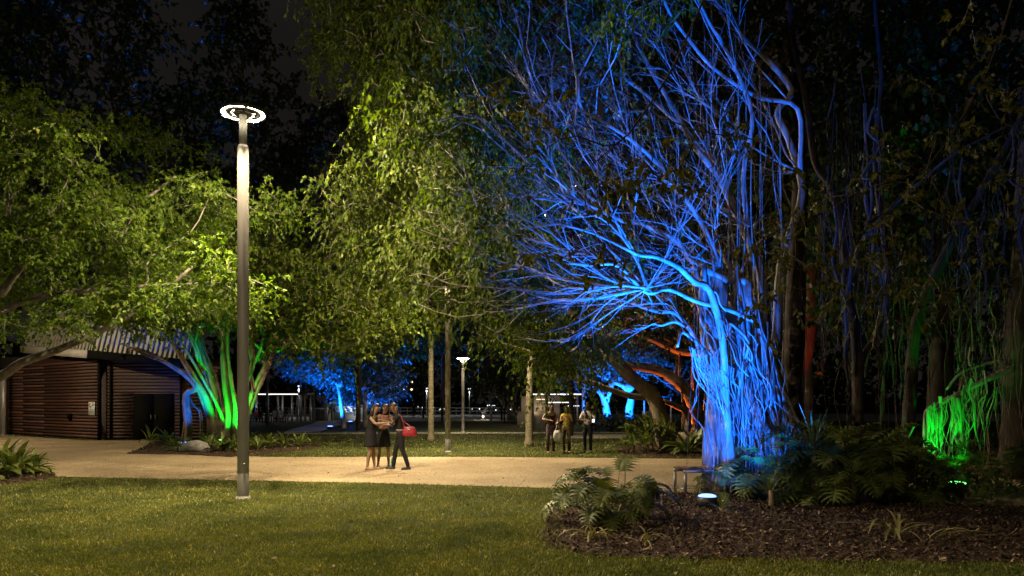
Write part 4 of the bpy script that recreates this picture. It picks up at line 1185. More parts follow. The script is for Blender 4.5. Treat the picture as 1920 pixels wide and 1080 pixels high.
# ------------------------------------------------------------------ orange-lit fig beyond the path
ro = np.random.default_rng(31)
of = thing('fig_tree', 'low branching fig beyond the path with orange light on its trunk', 'tree', (6.6, 26.6, 0))
OP = [([(1252, 850), (1240, 800), (1225, 745), (1180, 705), (1130, 650), (1095, 610), (1060, 570)], 26, 25, .34, .13),
      ([(1225, 745), (1180, 742), (1120, 722), (1050, 700), (1003, 666), (960, 650), (920, 640)], 26, 24.5, .13, .04),
      ([(1305, 850), (1312, 800), (1300, 755), (1275, 720), (1235, 695), (1180, 685), (1130, 670)], 27.4, 26.5, .32, .1),
      ([(1285, 815), (1290, 780), (1268, 762), (1240, 750)], 27, 26.6, .14, .08),
      ([(1345, 850), (1350, 780), (1345, 700), (1330, 620), (1300, 560)], 28, 28, .45, .2),
      ([(1330, 660), (1280, 660), (1230, 640), (1180, 620), (1120, 610)], 28, 26, .16, .06),
      ([(1385, 845), (1390, 740), (1400, 640), (1410, 540)], 28.5, 28.5, .4, .2),
      ([(1110, 630), (1060, 668), (1030, 690)], 25.4, 24.6, .05, .02)]
op = [{'pts': np.array([(6.6, 27, -.1), (6.6, 27, .3), (6.6, 27, .6)]), 'k': 2, 'r': (.5, .4)}]
for pts, y0, y1, ra, rb in OP:
    P = tr(pts, y0, y1)
    if pts[0][1] > 810: P[0][2] = -.05
    op.append({'pts': P, 'k': 4, 'r': (ra, rb)})
ao = [at(ro.uniform(1010, 1330), ro.uniform(530, 640), ro.uniform(24.5, 30)) for i in range(200)] + [at(ro.uniform(1250, 1700), ro.uniform(300, 560), ro.uniform(25, 31)) for i in range(150)]
GO = grow(op, ao, ro, k=.3, seg=.8, jit=.08, r_tip=.012, pw=2.5)
branch_meshes(of, GO, M['bark_brown'], ro, trunk_ids=(0,), max_limbs=20, min_limb_r=.05, bump=.13)
lf = MB()
sprays(lf, GO[0][GO[4]], ro, 4, 8, (.35, .8), (.13, .2), .3, grav=.4, droop=.5, spread=.3)
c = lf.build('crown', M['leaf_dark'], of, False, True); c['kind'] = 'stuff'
for i in range(30):
    p = at(ro.uniform(1270, 1400), ro.uniform(560, 700), ro.uniform(26.5, 28.5)); e = p + (ro.normal(0, .1), 0, -ro.uniform(1.5, 4.5)); e[2] = max(e[2], 0)
    m2 = MB(); m2.tube(smooth_path([p, (p+e)/2 + ro.normal(0, .08, 3), e], 3), ro.uniform(.015, .04), 5, cap=False); m2.build('aerial_root', M['bark_brown'], of, True, True)
# hidden trunk with a red glow between the dark stems
rt_ = thing('red_lit_trunk', 'slim dark trunk catching red light behind the hanging roots', 'tree', (8.6, 21.5, 0))
P = smooth_path([(8.7, 21.5, -.1), (8.6, 21.5, 2.5), (8.75, 21.5, 5), (8.6, 21.6, 8.5)], 5); m2 = MB(); m2.tube(P, np.linspace(.35, .22, len(P)), 10, bump=.15, rng=ro); m2.build('trunk', M['bark'], rt_, True, True)
m2 = MB(); tt = ell(ro, (8.6, 21.6, 9.3), (2, 2, 1.2), 40); sprays(m2, tt, ro, 3, 8, (.3, .8), (.12, .2), .3, spread=.3); c = m2.build('crown', M['leaf_dark'], rt_, False, True); c['kind'] = 'stuff'
flood_light('red_flood_light', 'red flood light at the foot of the slim trunk behind the roots', (8.2, 20.0, .03), (8.62, 21.4, 4.6), (1.0, .03, .01), 260, 22, .7, lens=1)
# ------------------------------------------------------------------ trees beyond
rb = np.random.default_rng(77)
# tall dark trees at the upper left
def dark(name, label, x, y, h, r, n, seed, leafm='leaf_dark', **kw):
    kw.setdefault('leafL', (.26, .4)); kw.setdefault('twigs', 5); kw.setdefault('per', 8); kw.setdefault('tl', (.6, 1.4))
    rr = np.random.default_rng(seed)
    return simple_tree(name, label, x, y, h*.45, [((x, y, h*.72), (r, r*.8, h*.3), .7), ((x + r*.3, y, h*.45), (r*1.05, r*.8, h*.2), .4)], n, rr, leafm, r_tip=.016, **kw)
GD = 'tall dark trees behind the building'
dark('tall_tree', 'tall black tree over the timber building roof', -22.5, 38, 26, 4.9, 330, 1, group=GD)
dark('tall_tree', 'tall dark tree rising behind the ring lamp head', -15.2, 40, 23.5, 3.2, 230, 2, group=GD)
dark('tall_tree', 'dark tree against the sky beyond the picture edge', -30, 37, 27, 6.5, 300, 3, group=GD)
dark('tall_tree', 'dark tree between the lamp head and the hanging fig leaves', -9.3, 44, 20, 5.0, 330, 4, group=GD)
GR = 'tall dark trees behind the big fig'
dark('tall_tree', 'tall dark tree standing behind the upper fig branches', 12.5, 33, 25, 8, 300, 5, group=GR)
dark('tall_tree', 'tall dark tree behind the hanging roots on the far side', 23, 31, 24, 7.5, 260, 6, group=GR)
dark('tall_tree', 'tall dark tree behind the leafy end of the fig', 3, 37, 25, 7, 260, 7, group=GR)
GB = 'dark park trees at the far side of the lawn'
for i, (x, y, h, r, lab) in enumerate(((-20, 74, 15, 6, 'wide dark tree beyond the picnic shelter'), (-9.5, 78, 15, 6, 'broad dark tree behind the slim blue trees'), (-1, 70, 14, 6, 'dark round tree straight behind the splayed-arm lamp'),
                             (8.5, 72, 14.5, 6.5, 'dark tree beyond the cafe roof'), (18, 66, 16, 7, 'dark tree behind the forked blue tree'), (29, 60, 17, 7, 'dark tree behind the right-hand fig trunks'), (13, 44, 15, 5, 'dark leafy tree above the bent blue tree'), (2.5, 52, 12.5, 5, 'dark tree above the spotted palm trunk'), (-5.5, 57, 13, 4.2, 'dark tree above the small hotel lights'))):
    dark('park_tree', lab, x, y, h, r, 130, 40 + i, group=GB, leafL=(.28, .42), twigs=4, per=7, tl=(.6, 1.4), limbs=8, droop=.4)
for i, (px, py, lab) in enumerate(((895, 776, 'small bare-stemmed tree left of the uplight on the far lawn'), (947, 793, 'slender tree trunk on the far lawn beside the palm'), (1092, 800, 'slim grey trunk at the corner of the cafe'))):
    p = gnd(px, py); rr = np.random.default_rng(60 + i)
    simple_tree('small_tree', lab, p[0], p[1], 2.6, [((p[0], p[1], 4.6), (2.6, 2.2, 1.6), 1)], 60, rr, leafL=(.2, .3), r_tip=.013, group='small trees on the far lawn')
# many-stemmed clump
ms = thing('multi_stem_tree', 'clump of many slender leaning stems on the far lawn', 'tree', gnd(965, 788))
b0 = gnd(965, 788)
mb = MB(); tips_ = []
for i in range(15):
    a = rb.uniform(0, 2*PI); q = b0 + np.array((math.cos(a)*.7, math.sin(a)*.5, 0)); e = b0 + np.array((rb.normal(0, 2.0), rb.normal(0, 1.2), rb.uniform(3, 4.2)))
    P = smooth_path([q, q*.5 + e*.5 + rb.normal(0, .2, 3), e], 4); mb = MB(); mb.tube(P, np.linspace(.13, .05, len(P)), 6, bump=.1, rng=rb); mb.build('stem', M['bark'], ms, True, True); tips_.append(e)
lf = MB(); sprays(lf, np.repeat(np.array(tips_), 4, 0) + rb.normal(0, .8, (60, 3)), rb, 4, 7, (.4, 1.0), (.22, .32), .3, spread=.4); c = lf.build('crown', M['leaf_dark'], ms, False, True); c['kind'] = 'stuff'

# slim trees lit blue
def blue_tree(label, base, forks, crown, n, seed, bark='bark', leafm='leaf_blue_lit', twigs=5, per=8, r=(.16, .05)):
    rr = np.random.default_rng(seed)
    root = thing('slim_tree', label, 'tree', base, 'trees lit blue beyond the path')
    base = np.asarray(base, float)
    ps = []
    for f in forks:
        P = [np.asarray(p, float) for p in f]; ps.append({'pts': P, 'k': 4, 'r': r})
    ps[0]['pts'][0] = base - (0, 0, .05)
    att = np.vstack([ell(rr, c, e, max(4, int(n*w)), .2) for c, e, w in crown])
    G = grow(ps, att, rr, k=.3, seg=.8, jit=.08, r_tip=.014, pw=2.5)
    branch_meshes(root, G, M[bark], rr, trunk_ids=(0,), max_limbs=12, min_limb_r=.045)
    lf = MB(); sprays(lf, G[0][G[4]], rr, twigs, per, (.4, .9), (.15, .24), .3, grav=.3, droop=.4, spread=.35)
    c = lf.build('crown', M[leafm], root, False, True); c['kind'] = 'stuff'
    return root
def A48(px, py, Y): return at(px, py, Y)
blue_tree('slim leaning tree lit blue beside the side path', gnd(645, 803), [[gnd(645, 803), at(640, 760, 48.2), at(634, 725, 48.2), at(618, 700, 48.2), at(590, 680, 48.2)], [at(634, 725, 48.2), at(648, 700, 48.4), at(655, 670, 48.6)]],
          [(at(612, 684, 49), (2.9, 2.2, 1.15), 1), (at(668, 690, 49), (1.4, 1.5, 1.0), .4), (at(570, 678, 49), (1.4, 1.6, .9), .4)], 130, 71)
blue_tree('slim tree lit blue behind the leaning one', gnd(668, 797), [[gnd(668, 797), at(672, 760, 55), at(664, 738, 55), at(650, 725, 55)], [at(672, 760, 55), at(683, 735, 55), at(690, 705, 55)]],
          [(at(690, 715, 55), (2.8, 2.2, 1.9), 1), (at(655, 728, 55), (1.4, 1.6, 1.1), .4)], 120, 72)
blue_tree('dark straight tree standing close behind the group of people', gnd(684, 803), [[gnd(684, 803), at(684, 760, 47), at(683, 710, 47), at(684, 680, 47)]],
          [(at(655, 690, 46.6), (1.0, .9, .6), .5), (at(700, 700, 47), (2.2, 2, 1.0), 1)], 50, 73, leafm='leaf_dark')
blue_tree('forked tree with smooth stems lit blue behind the white-shirted man', gnd(1143, 802), [[gnd(1143, 802), at(1138, 775, 49), at(1130, 742, 49), at(1112, 722, 49), at(1104, 712, 49)], [at(1134, 752, 49), at(1146, 722, 49), at(1158, 700, 49)]],
          [(at(1160, 680, 49), (1.5, 1.6, 1.0), 1), (at(1095, 690, 49), (1.8, 1.5, .8), .4)], 70, 74, r=(.3, .12))
blue_tree('bent tree with a smooth stem lit blue above low shrubs', gnd(1182, 803), [[gnd(1182, 803), at(1180, 770, 48.6), at(1183, 745, 48.6), at(1172, 726, 48.6), at(1150, 716, 48.6)], [at(1176, 730, 48.6), at(1195, 712, 48.6), at(1187, 702, 48.6)]],
          [(at(1190, 670, 48.6), (1.6, 1.6, 1.2), 1), (at(1300, 715, 49), (1.5, 1.5, 1.1), .4), (at(1060, 692, 49), (1.8, 1.5, .7), .5)], 90, 75, r=(.34, .12))

# palms
def palm(label, px, py, top, r, seed, lean=0.0, L=2.4, nf=13, name='palm_tree', light=False):
    rr = np.random.default_rng(seed)
    b = gnd(px, py); h = CH - (top - HZ)/F*b[1]
    root = thing(name, label, 'palm tree', b, None)
    mb = MB(); n = 26
    P = [(lean*(i/n)**2, 0, -.05 + (h+.05)*i/n) for i in range(n+1)]
    R = [r*(1.45 if i == 0 else (1.2 if i == 1 else 1.0 - .25*i/n)) * (1.05 if i % 2 else .96) for i in range(n+1)]
    mb.tube(P, R, 12, bump=.03, rng=rr); mb.build('trunk', M['palm_bark'], root, True)
    mb = MB(); mb.tube([(lean, 0, h-.05), (lean, 0, h+.35), (lean, 0, h+.75)], [r*.8, r*.85, r*.45], 10); mb.build('crownshaft', M['stem'], root, True)
    FM = [frond_mesh(L, e, bd, 20, .42, .03, m='leaf_frond') for e, bd in ((1.2, 1.7), (.75, 1.8), (.3, 1.5))]
    for i in range(nf):
        inst('frond', FM[i % 3], root, (lean, 0, h + .6), (0, 0, i*2.4 + rr.uniform(-.2, .2)), rr.uniform(.8, 1.1))
    return root
M['leaf_frond'] = leafmat('palm_frond', (.03, .05, .012), (.07, .10, .02), .25, .45, 'object')
palm('palm with spotted pale trunk standing alone on the lawn', 992, 836, 612, .15, 81, lean=.12, L=2.2)
palm('slimmer palm beside the standing group, its fronds dim olive', 808, 826, 650, .14, 82, L=1.9, nf=11)
GP = 'small palms near the far promenade'
for i, (px, py, tp_, lab) in enumerate(((588, 790, 722, 'pale lit fan of palm fronds beside the shelter'), (622, 789, 752, 'low green palm beside the market tent'), (572, 790, 735, 'thin palm between shelter pole and bin'), (963, 786, 745, 'small bright palm beyond the many-stemmed clump'))):
    o = palm(lab, px, py, tp_, .13, 90 + i, L=2.0, nf=12, name='small_palm'); o['group'] = GP

# far belt of trees that closes the view
mb = MB(); pts = np.c_[rb.uniform(-120, 120, 1500), rb.uniform(122, 150, 1500), np.abs(rb.normal(0, 1, 1500))*9.0]
sprays(mb, pts, rb, 3, 6, (.8, 2.2), (.8, 1.4), .4, spread=1.4)
o = mb.build('forest', M['leaf_dark']); o['kind'] = 'stuff'; o['label'] = 'far belt of dark trees beyond the promenade lights'; o['category'] = 'trees'

# ------------------------------------------------------------------ far shelters, stalls and lights
E_W = emis('white_strip', (1.0, .93, .82), 2.2); E_WW = emis('warm_strip', (1.0, .72, .42), 2); E_C = emis('cool_lamp', (.85, .95, 1.0), 3); E_WIN = emis('lit_window', (1.0, .70, .36), 2.2); E_WIN2 = emis('pale_window', (.8, .9, 1.0), 1.4); E_BLUE = emis('blue_screen', (.05, .45, 1.0), 2.5)
def plight(root, loc, col, w, r=.15):
    ld = bpy.data.lights.new('lamp', 'POINT'); lo = link(bpy.data.objects.new('lamp', ld)); ld.color = col; ld.energy = w; ld.shadow_soft_size = r
    lo.parent = root; lo.location = [float(v) for v in (np.asarray(loc, float) - np.array(root.location))]
def shelter(label, x0, x1, y, z, depth, posts, strip, name='picnic_shelter', strips=1):
    root = thing(name, label, 'shelter', ((x0+x1)/2, y, 0))
    mb = MB(); mb.box(((x0+x1)/2, y + depth/2, z + .12), (x1-x0, depth, .2)); mb.build('roof', M['dark_steel'], root, world=True)
    for px in posts:
        for yy in (y + .3, y + depth - .3):
            mb = MB(); mb.box((px, yy, z/2), (.14, .14, z)); mb.build('post', M['steel'], root, world=True)
    mb = MB(); mb.box(((x0+x1)/2, y - .02, z + .05), (x1-x0 - .3, .05, .07)); mb.build('light_strip', strip, root, world=True)
    return root
xa = lambda px, Y: (px-960)/F*Y
s1 = shelter('low flat picnic shelter with a bright light strip along its edge', xa(440, 60), xa(562, 60), 60, 2.35, 4.5, [xa(447, 60), xa(500, 60), xa(533, 62), xa(556, 60)], E_W)
plight(s1, (xa(500, 62), 62, 2.2), (1, .85, .65), 90)
mb = MB(); mb.box((xa(458, 63.8), 63.8, 1.5), (1.3, .06, 1.5)); mb.build('screen', E_BLUE, s1, world=True)
s2 = shelter('cafe pavilion with flat roof and warm lit counter', xa(985, 52), xa(1098, 52), 52, 2.25, 5, [xa(1000, 52), xa(1094, 52)], E_W, 'cafe_pavilion')
mb = MB(); mb.box((xa(1015, 55), 56.5, 1.1), (3.0, .1, 2.2)); mb.build('wall', M['cladding'], s2, world=True)
mb = MB(); mb.box((xa(1000, 54), 54, .5), (2.4, .5, 1.0)); mb.box((xa(1000, 54), 53.95, 1.03), (2.6, .7, .06)); mb.build('counter', M['fascia'], s2, world=True)
mb = MB(); mb.box((xa(1050, 54), 55.2, 1.72), (1.6, .06, .06)); mb.build('light_tube', E_W, s2, world=True)
mb = MB(); mb.box((xa(1018, 54), 55.2, 1.95), (.9, .06, .06)); mb.build('light_tube', E_WW, s2, world=True)
for k in range(7):
    mb = MB(); mb.box((xa(1070 + k*3.4, 54), 56.2, 1.45), (.05, .05, .06)); mb.build('bulb', E_C, s2, world=True)
plight(s2, (xa(1000, 54), 54.2, 2.0), (1, .70, .42), 160)
plight(s2, (xa(1060, 54), 54.2, 2.0), (1, .70, .42), 60)
# open white frame kiosk
k = thing('frame_kiosk', 'open frame kiosk with white posts behind the orange-lit fig', 'kiosk', (xa(1232, 50), 50, 0))
for (a_, b_) in (((1208, 800), (1208, 744)), ((1208, 744), (1258, 744)), ((1258, 800), (1258, 744))):
    P0, P1 = at(*a_, 50), at(*b_, 50); P0[2] = max(P0[2], 0)
    mb = MB(); mb.beam(P0, P1, .09, .09); mb.build('frame_bar', M['white'], k, world=True)
mb = MB(); mb.box((xa(1217, 51), 51, .55), (.9, .6, 1.1)); mb.build('cabinet', M['cladding'], k, world=True)
mb = MB(); mb.box((xa(1238, 50), 50.6, 2.0), (1.8, 1.2, .06)); mb.build('roof', M['dark_steel'], k, world=True)
# bin enclosure and information pylon
b = thing('bin_enclosure', 'round-topped bin enclosure beside the side path', 'bin', gnd(597, 789))
yb = gnd(597, 789)[1]
mb = MB(); mb.lathe([(0, 0), (.52, 0), (.52, 1.08), (.0, 1.08)], 16); mb.build('body', M['timber_dark_shaded'], b, True)
mb = MB(); mb.lathe([(0, 1.1), (.58, 1.1), (.60, 1.16), (.5, 1.2), (0, 1.2)], 16); mb.build('lid', M['white'], b, True)
for i in range(20):
    a = i*2*PI/20; mb = MB(); mb.beam((math.cos(a)*.54, math.sin(a)*.54, .05), (math.cos(a)*.54, math.sin(a)*.54, 1.05), .09, .03); mb.build('slat', M['bark_brown'], b)
b = thing('information_pylon', 'tall grey information pylon next to the bin', 'pylon', gnd(608, 789))
mb = MB(); mb.box((0, 0, .98), (.62, .16, 1.96)); mb.build('panel', M['cladding'], b)
for i in range(5):
    mb = MB(); mb.box((0, -.085, 1.75 - i*.12), (.44 - .06*(i % 2), .006, .045)); mb.build('text_line', M['dark_steel'], b)
# thin poles beside the side path
for px, py, top, lab in ((501, 795, 676, 'grey lamp post with flat head in front of the shelter'), (564, 791, 702, 'thin grey lamp post at the end of the shelter'), (1094, 802, 700, 'plain grey pole at the corner of the cafe roof'), (921, 789, 760, 'small pale post on the promenade edge')):
    p = gnd(px, py); h = CH - (top - HZ)/F*p[1]
    o = thing('lamp_post', lab, 'lamp post', p)
    mb = MB(); mb.tube([(0, 0, 0), (0, 0, h)], [.11, .09], 10); mb.build('pole', M['steel'], o, True)
    mb = MB(); mb.box((.18, 0, h + .03), (.5, .16, .06)); mb.build('head', M['dark_steel'], o)
    if top < 690 or top == 760:
        mb = MB(); mb.box((.24, 0, h - .01), (.3, .12, .02)); mb.build('lens', E_C, o)
# market tent
t = thing('market_tent', 'small peaked market tent with yellow green top and white lit inside', 'tent', gnd(650, 788))
Y0 = gnd(650, 788)[1]
M['tent_top'] = mat('tent_top', (.42, .45, .12), .7); M['tent_top2'] = mat('tent_top_orange', (.5, .3, .1), .7); M['tent_wall'] = mat('tent_wall', (.7, .7, .66), .7)
for s_, m_ in ((0, 'tent_top'), (1, 'tent_top2'), (2, 'tent_top'), (3, 'tent_top2')):
    a, c_ = [((-1.5,-1.5), (1.5,-1.5)), ((1.5,-1.5), (1.5,1.5)), ((1.5,1.5), (-1.5,1.5)), ((-1.5,1.5), (-1.5,-1.5))][s_]
    mb = MB(); mb.add([(*a, 1.55), (*c_, 1.55), (0, 0, 2.35), (*a, 1.38), (*c_, 1.38)], [(0, 1, 4, 3)], [(0, 1, 2)]); mb.build('roof_panel', M[m_], t)
for sx_ in (-1.45, 1.45):
    for sy_ in (-1.45, 1.45):
        mb = MB(); mb.box((sx_, sy_, .77), (.05, .05, 1.54)); mb.build('pole', M['steel'], t)
mb = MB(); mb.box((0, 1.4, .75), (2.9, .03, 1.5)); mb.build('back_wall', M['tent_wall'], t)
mb = MB(); mb.box((0, -.6, .4), (2.2, .7, .8)); mb.build('table', M['tent_wall'], t)
for i in range(3):
    mb = MB(); mb.lathe([(0, -.12), (.09, -.06), (.12, .02), (.07, .1), (0, .12)], 8, (-.8 + i*.8, -.7, .92)); mb.build('ware', M['fascia'], t)
plight(t, np.array(t.location) + (0, 0, 1.35), (.95, 1, .9), 90, .1)
# white angular sculpture
sc = thing('angular_sculpture', 'white angular sculpture of slanting blades above the group', 'sculpture', gnd(708, 788))
for (a, c_) in (((-1.2, 0, 0), (-1.0, 0, 2.6)), ((-1.2, 0, 2.2), (.5, 0, 3.5)), ((-.7, .2, 1.9), (.9, 0, 3.3)), ((.0, 0, 1.7), (.5, .1, 3.0)), ((.2, 0, 2.8), (.95, 0, 1.9)), ((-.9, .1, 1.5), (-.2, .1, 2.9))):
    mb = MB(); mb.beam(a, c_, .22, .1); mb.build('blade', M['white'], sc)
plight(sc, np.array(sc.location) + (-.3, -1.6, .4), (.85, .95, 1), 55, .1)
sc2 = thing('bird_sculpture', 'small white winged sculpture near the uplight on the far lawn', 'sculpture', gnd(905, 786))
for (a, c_) in (((0, 0, 0), (0, 0, 1.2)), ((0, 0, 1.2), (.9, 0, 2.2)), ((0, 0, 1.2), (-.5, 0, 1.6)), ((.1, 0, 1.3), (1.1, 0, 1.7)), ((.1, 0, 1.2), (.7, .1, 1.1))):
    a = np.array(a)*.55; c_ = np.array(c_)*.55; mb = MB(); mb.beam(a, c_, .10, .05); mb.build('blade', M['white'], sc2)
plight(sc2, np.array(sc2.location) + (.3, -1.2, .3), (.85, .95, 1), 8, .1)
u = thing('uplight', 'small bright warm uplight on the far lawn edge', 'ground light', gnd(906, 787))
mb = MB(); mb.lathe([(0, 0), (.2, 0), (.2, .2), (0, .2)], 12); mb.build('housing', M['dark_steel'], u)
mb = MB(); mb.lathe([(0, -.13), (.10, -.08), (.13, 0), (.10, .08), (0, .13)], 10, (0, -.1, .33)); mb.build('lens', E_W, u)
plight(u, np.array(u.location) + (0, -.5, .6), (1, .8, .5), 60, .1)
# distant hotel
h = thing('hotel_building', 'far hotel with a flat crown and small lit windows', 'building', (xa(757, 210), 210, 0))
M['far_wall'] = mat('far_wall', (.10, .10, .11), .8)
mb = MB(); mb.box((0, 4, 4.6), (6.0, 8, 9.2)); mb.build('wall', M['far_wall'], h)
mb = MB(); mb.box((.2, 4, 9.5), (4.6, 7, .5)); mb.build('roof', M['cladding'], h)
for r_ in range(6):
    for c_ in range(5):
        if rb.uniform() < .62:
            mb = MB(); mb.box((-2.3 + c_*1.15, -.02, 2.2 + r_*1.1), (.62, .06, .55)); mb.build('window', E_WIN if rb.uniform() < .7 else E_WIN2, h)
mb = MB(); mb.box((0, -.3, 8.7), (6.2, .5, .12)); mb.build('balcony', M['cladding'], h)
# promenade balustrade with globe lights
bal = thing('balustrade', 'long low balustrade along the far promenade', 'railing', (0, 104, 0))
for zz in (.95, .5):
    mb = MB(); mb.beam((-34, 104, zz), (22, 104, zz), .06, .07); mb.build('rail', M['white'], bal, world=True)
for i in range(57):
    mb = MB(); mb.beam((-34 + i, 104, 0), (-34 + i, 104, 1.0), .06, .06); mb.build('post', M['white'], bal, world=True)
rg2 = np.random.default_rng(12)
GLOBES = []
for i in range(34):
    px = rg2.uniform(770, 985) if i < 24 else rg2.uniform(560, 720)
    py = rg2.normal(765, 3.5); p = at(px, py, rg2.uniform(104, 110)); hgt = p[2]
    GLOBES.append((px, py, p, hgt))
GLOBES.sort(key=lambda g: g[0])
marks = ((575, 'beyond the shelter end'), (600, 'beside the bin enclosure'), (640, 'left of the market tent'), (680, 'beyond the slim blue trees'), (725, 'beside the angular sculpture'), (800, 'between hotel and slimmer palm'), (838, 'between slimmer palm and leafy lamp post'), (868, 'left of the splayed-arm lamp'), (910, 'above the small uplight'), (945, 'left of the slender trunk'), (990, 'by the many-stemmed clump'))
cnt = {}
for gi, (px, py, p, hgt) in enumerate(GLOBES):
    mk = min(marks, key=lambda m_: abs(m_[0] - px))[1]; cnt[mk] = cnt.get(mk, 0) + 1
    nth = ('', 'second ', 'third ', 'fourth ', 'fifth ', 'sixth ', 'seventh ', 'eighth ')[cnt[mk] - 1]
    rr = rg2.uniform(.05, .09); cool = rg2.uniform() < .6
    o = thing('globe_light', f'{nth}tiny {"white" if cool else "warm"} globe light {mk}' + (', counted from the left' if nth else ''), 'globe light', (p[0], p[1], 0), 'globe lights along the far promenade')
    mb = MB(); mb.tube([(0, 0, 0), (0, 0, hgt)], .04, 5); mb.build('pole', M['steel'], o)
    mb = MB(); mb.lathe([(0, -rr), (rr*.7, -rr*.7), (rr, 0), (rr*.7, rr*.7), (0, rr)], 8, (0, 0, hgt)); mb.build('globe', E_C if cool else E_W, o)
for px, Yp, w, wh in ((800, 92, 200, 'just left of the slimmer palm'), (880, 96, 200, 'just right of the splayed-arm lamp'), (640, 84, 300, 'above the market tent'), (560, 80, 200, 'behind the shelter end'), (960, 92, 160, 'behind the many-stemmed clump'), (730, 90, 160, 'left of the hotel')):
    o = thing('promenade_lamp', 'slim far promenade lamp ' + wh, 'street lamp', (xa(px, Yp), Yp, 0), 'slim lamps on the far promenade')
    mb = MB(); mb.tube([(0, 0, 0), (0, 0, 3.6)], [.07, .05], 8); mb.build('pole', M['steel'], o, True)
    mb = MB(); mb.lathe([(0, 3.55), (.3, 3.58), (.3, 3.66), (0, 3.7)], 12); mb.build('head', M['dark_steel'], o, True)
    mb = MB(); mb.lathe([(0, 3.50), (.2, 3.52), (.2, 3.55), (0, 3.56)], 12); mb.build('lens', E_C, o, True)
    plight(o, (xa(px, Yp), Yp, 3.3), (.9, .95, 1.0), w)
# red aircraft lamp on a mast
o = thing('mast_light', 'small red light on a thin mast among the dark trees', 'mast', (xa(826, 116), 116, 0))
mb = MB(); mb.tube([(0, 0, 0), (0, 0, 4.5)], .04, 5); mb.build('pole', M['steel'], o)
mb = MB(); mb.lathe([(0, 4.4), (.12, 4.5), (0, 4.62)], 8); mb.build('lamp_head', emis('red_lamp', (1, .03, .02), 2), o)
# picnic tables under the shelter
for i, px in enumerate((484, 522)):
    p = gnd(px, 795.5); p[1] = 61.5; p[0] = xa(px, 61.5)
    o = thing('picnic_table', 'picnic table under the shelter, ' + ('nearer the blue screen' if i == 0 else 'nearer the shelter end'), 'table', p, 'picnic tables under the shelter')
    mb = MB(); mb.box((0, 0, .74), (1.7, .75, .06)); mb.build('tabletop', M['cladding'], o)
    for sy_ in (-.65, .65):
        mb = MB(); mb.box((0, sy_, .45), (1.7, .28, .05)); mb.build('seat', M['cladding'], o)
    for sx_ in (-.6, .6):
        mb = MB(); mb.beam((sx_, -.6, 0), (sx_, .6, 0.03), .07, .07); mb.beam((sx_, 0, 0), (sx_, 0, .72), .08, .08); mb.beam((sx_, -.65, .42), (sx_, .65, .42), .07, .06); mb.beam((sx_, -.65, 0), (sx_, -.65, .44), .06, .06); mb.beam((sx_, .65, 0), (sx_, .65, .44), .06, .06); mb.build('leg_frame', M['dark_steel'], o)
# ------------------------------------------------------------------ people
SKIN1 = mat('skin', (.16, .082, .05), .55); SKIN2 = mat('skin_dark', (.11, .055, .033), .55); SKIN3 = mat('skin_pale', (.23, .135, .09), .55)
HAIR_D = mat('dark_hair', (.018, .012, .009), .5, var=.3, vscale=60, stretch=(1, 1, .1)); HAIR_B = mat('brown_hair', (.05, .025, .012), .5, var=.35, vscale=60, stretch=(1, 1, .1))
EYE = mat('eye', (.015, .012, .012), .2); LIP = mat('lips', (.25, .08, .07), .5)
def cloth(name, col, **k): return mat(name, col, .85, var=k.pop('var', .12), vscale=k.pop('vscale', 25), bump=.25, bscale=45, spec=.2, **k)

def skin_mesh(nodes, edges, sub=2):
    me = bpy.data.meshes.new('tmp'); me.from_pydata([tuple(map(float, n[0])) for n in nodes], edges, [])
    o = link(bpy.data.objects.new('tmp', me))
    o.modifiers.new('s', 'SKIN')
    for i, n in enumerate(nodes):
        r = n[1] if isinstance(n[1], tuple) else (n[1], n[1])
        me.skin_vertices[0].data[i].radius = r
        me.skin_vertices[0].data[i].use_root = (i == 0)
    sm = o.modifiers.new('u', 'SUBSURF'); sm.levels = sub; sm.render_levels = sub
    dg = bpy.context.evaluated_depsgraph_get(); dg.update()
    ev = o.evaluated_get(dg); m2 = ev.to_mesh()
    V = np.empty(len(m2.vertices)*3); m2.vertices.foreach_get('co', V)
    Q = [tuple(p.vertices) for p in m2.polygons if len(p.vertices) == 4]; T = [tuple(p.vertices) for p in m2.polygons if len(p.vertices) == 3]
    ev.to_mesh_clear(); bpy.data.objects.remove(o); bpy.data.meshes.remove(me)
    return V.reshape(-1, 3), Q, T

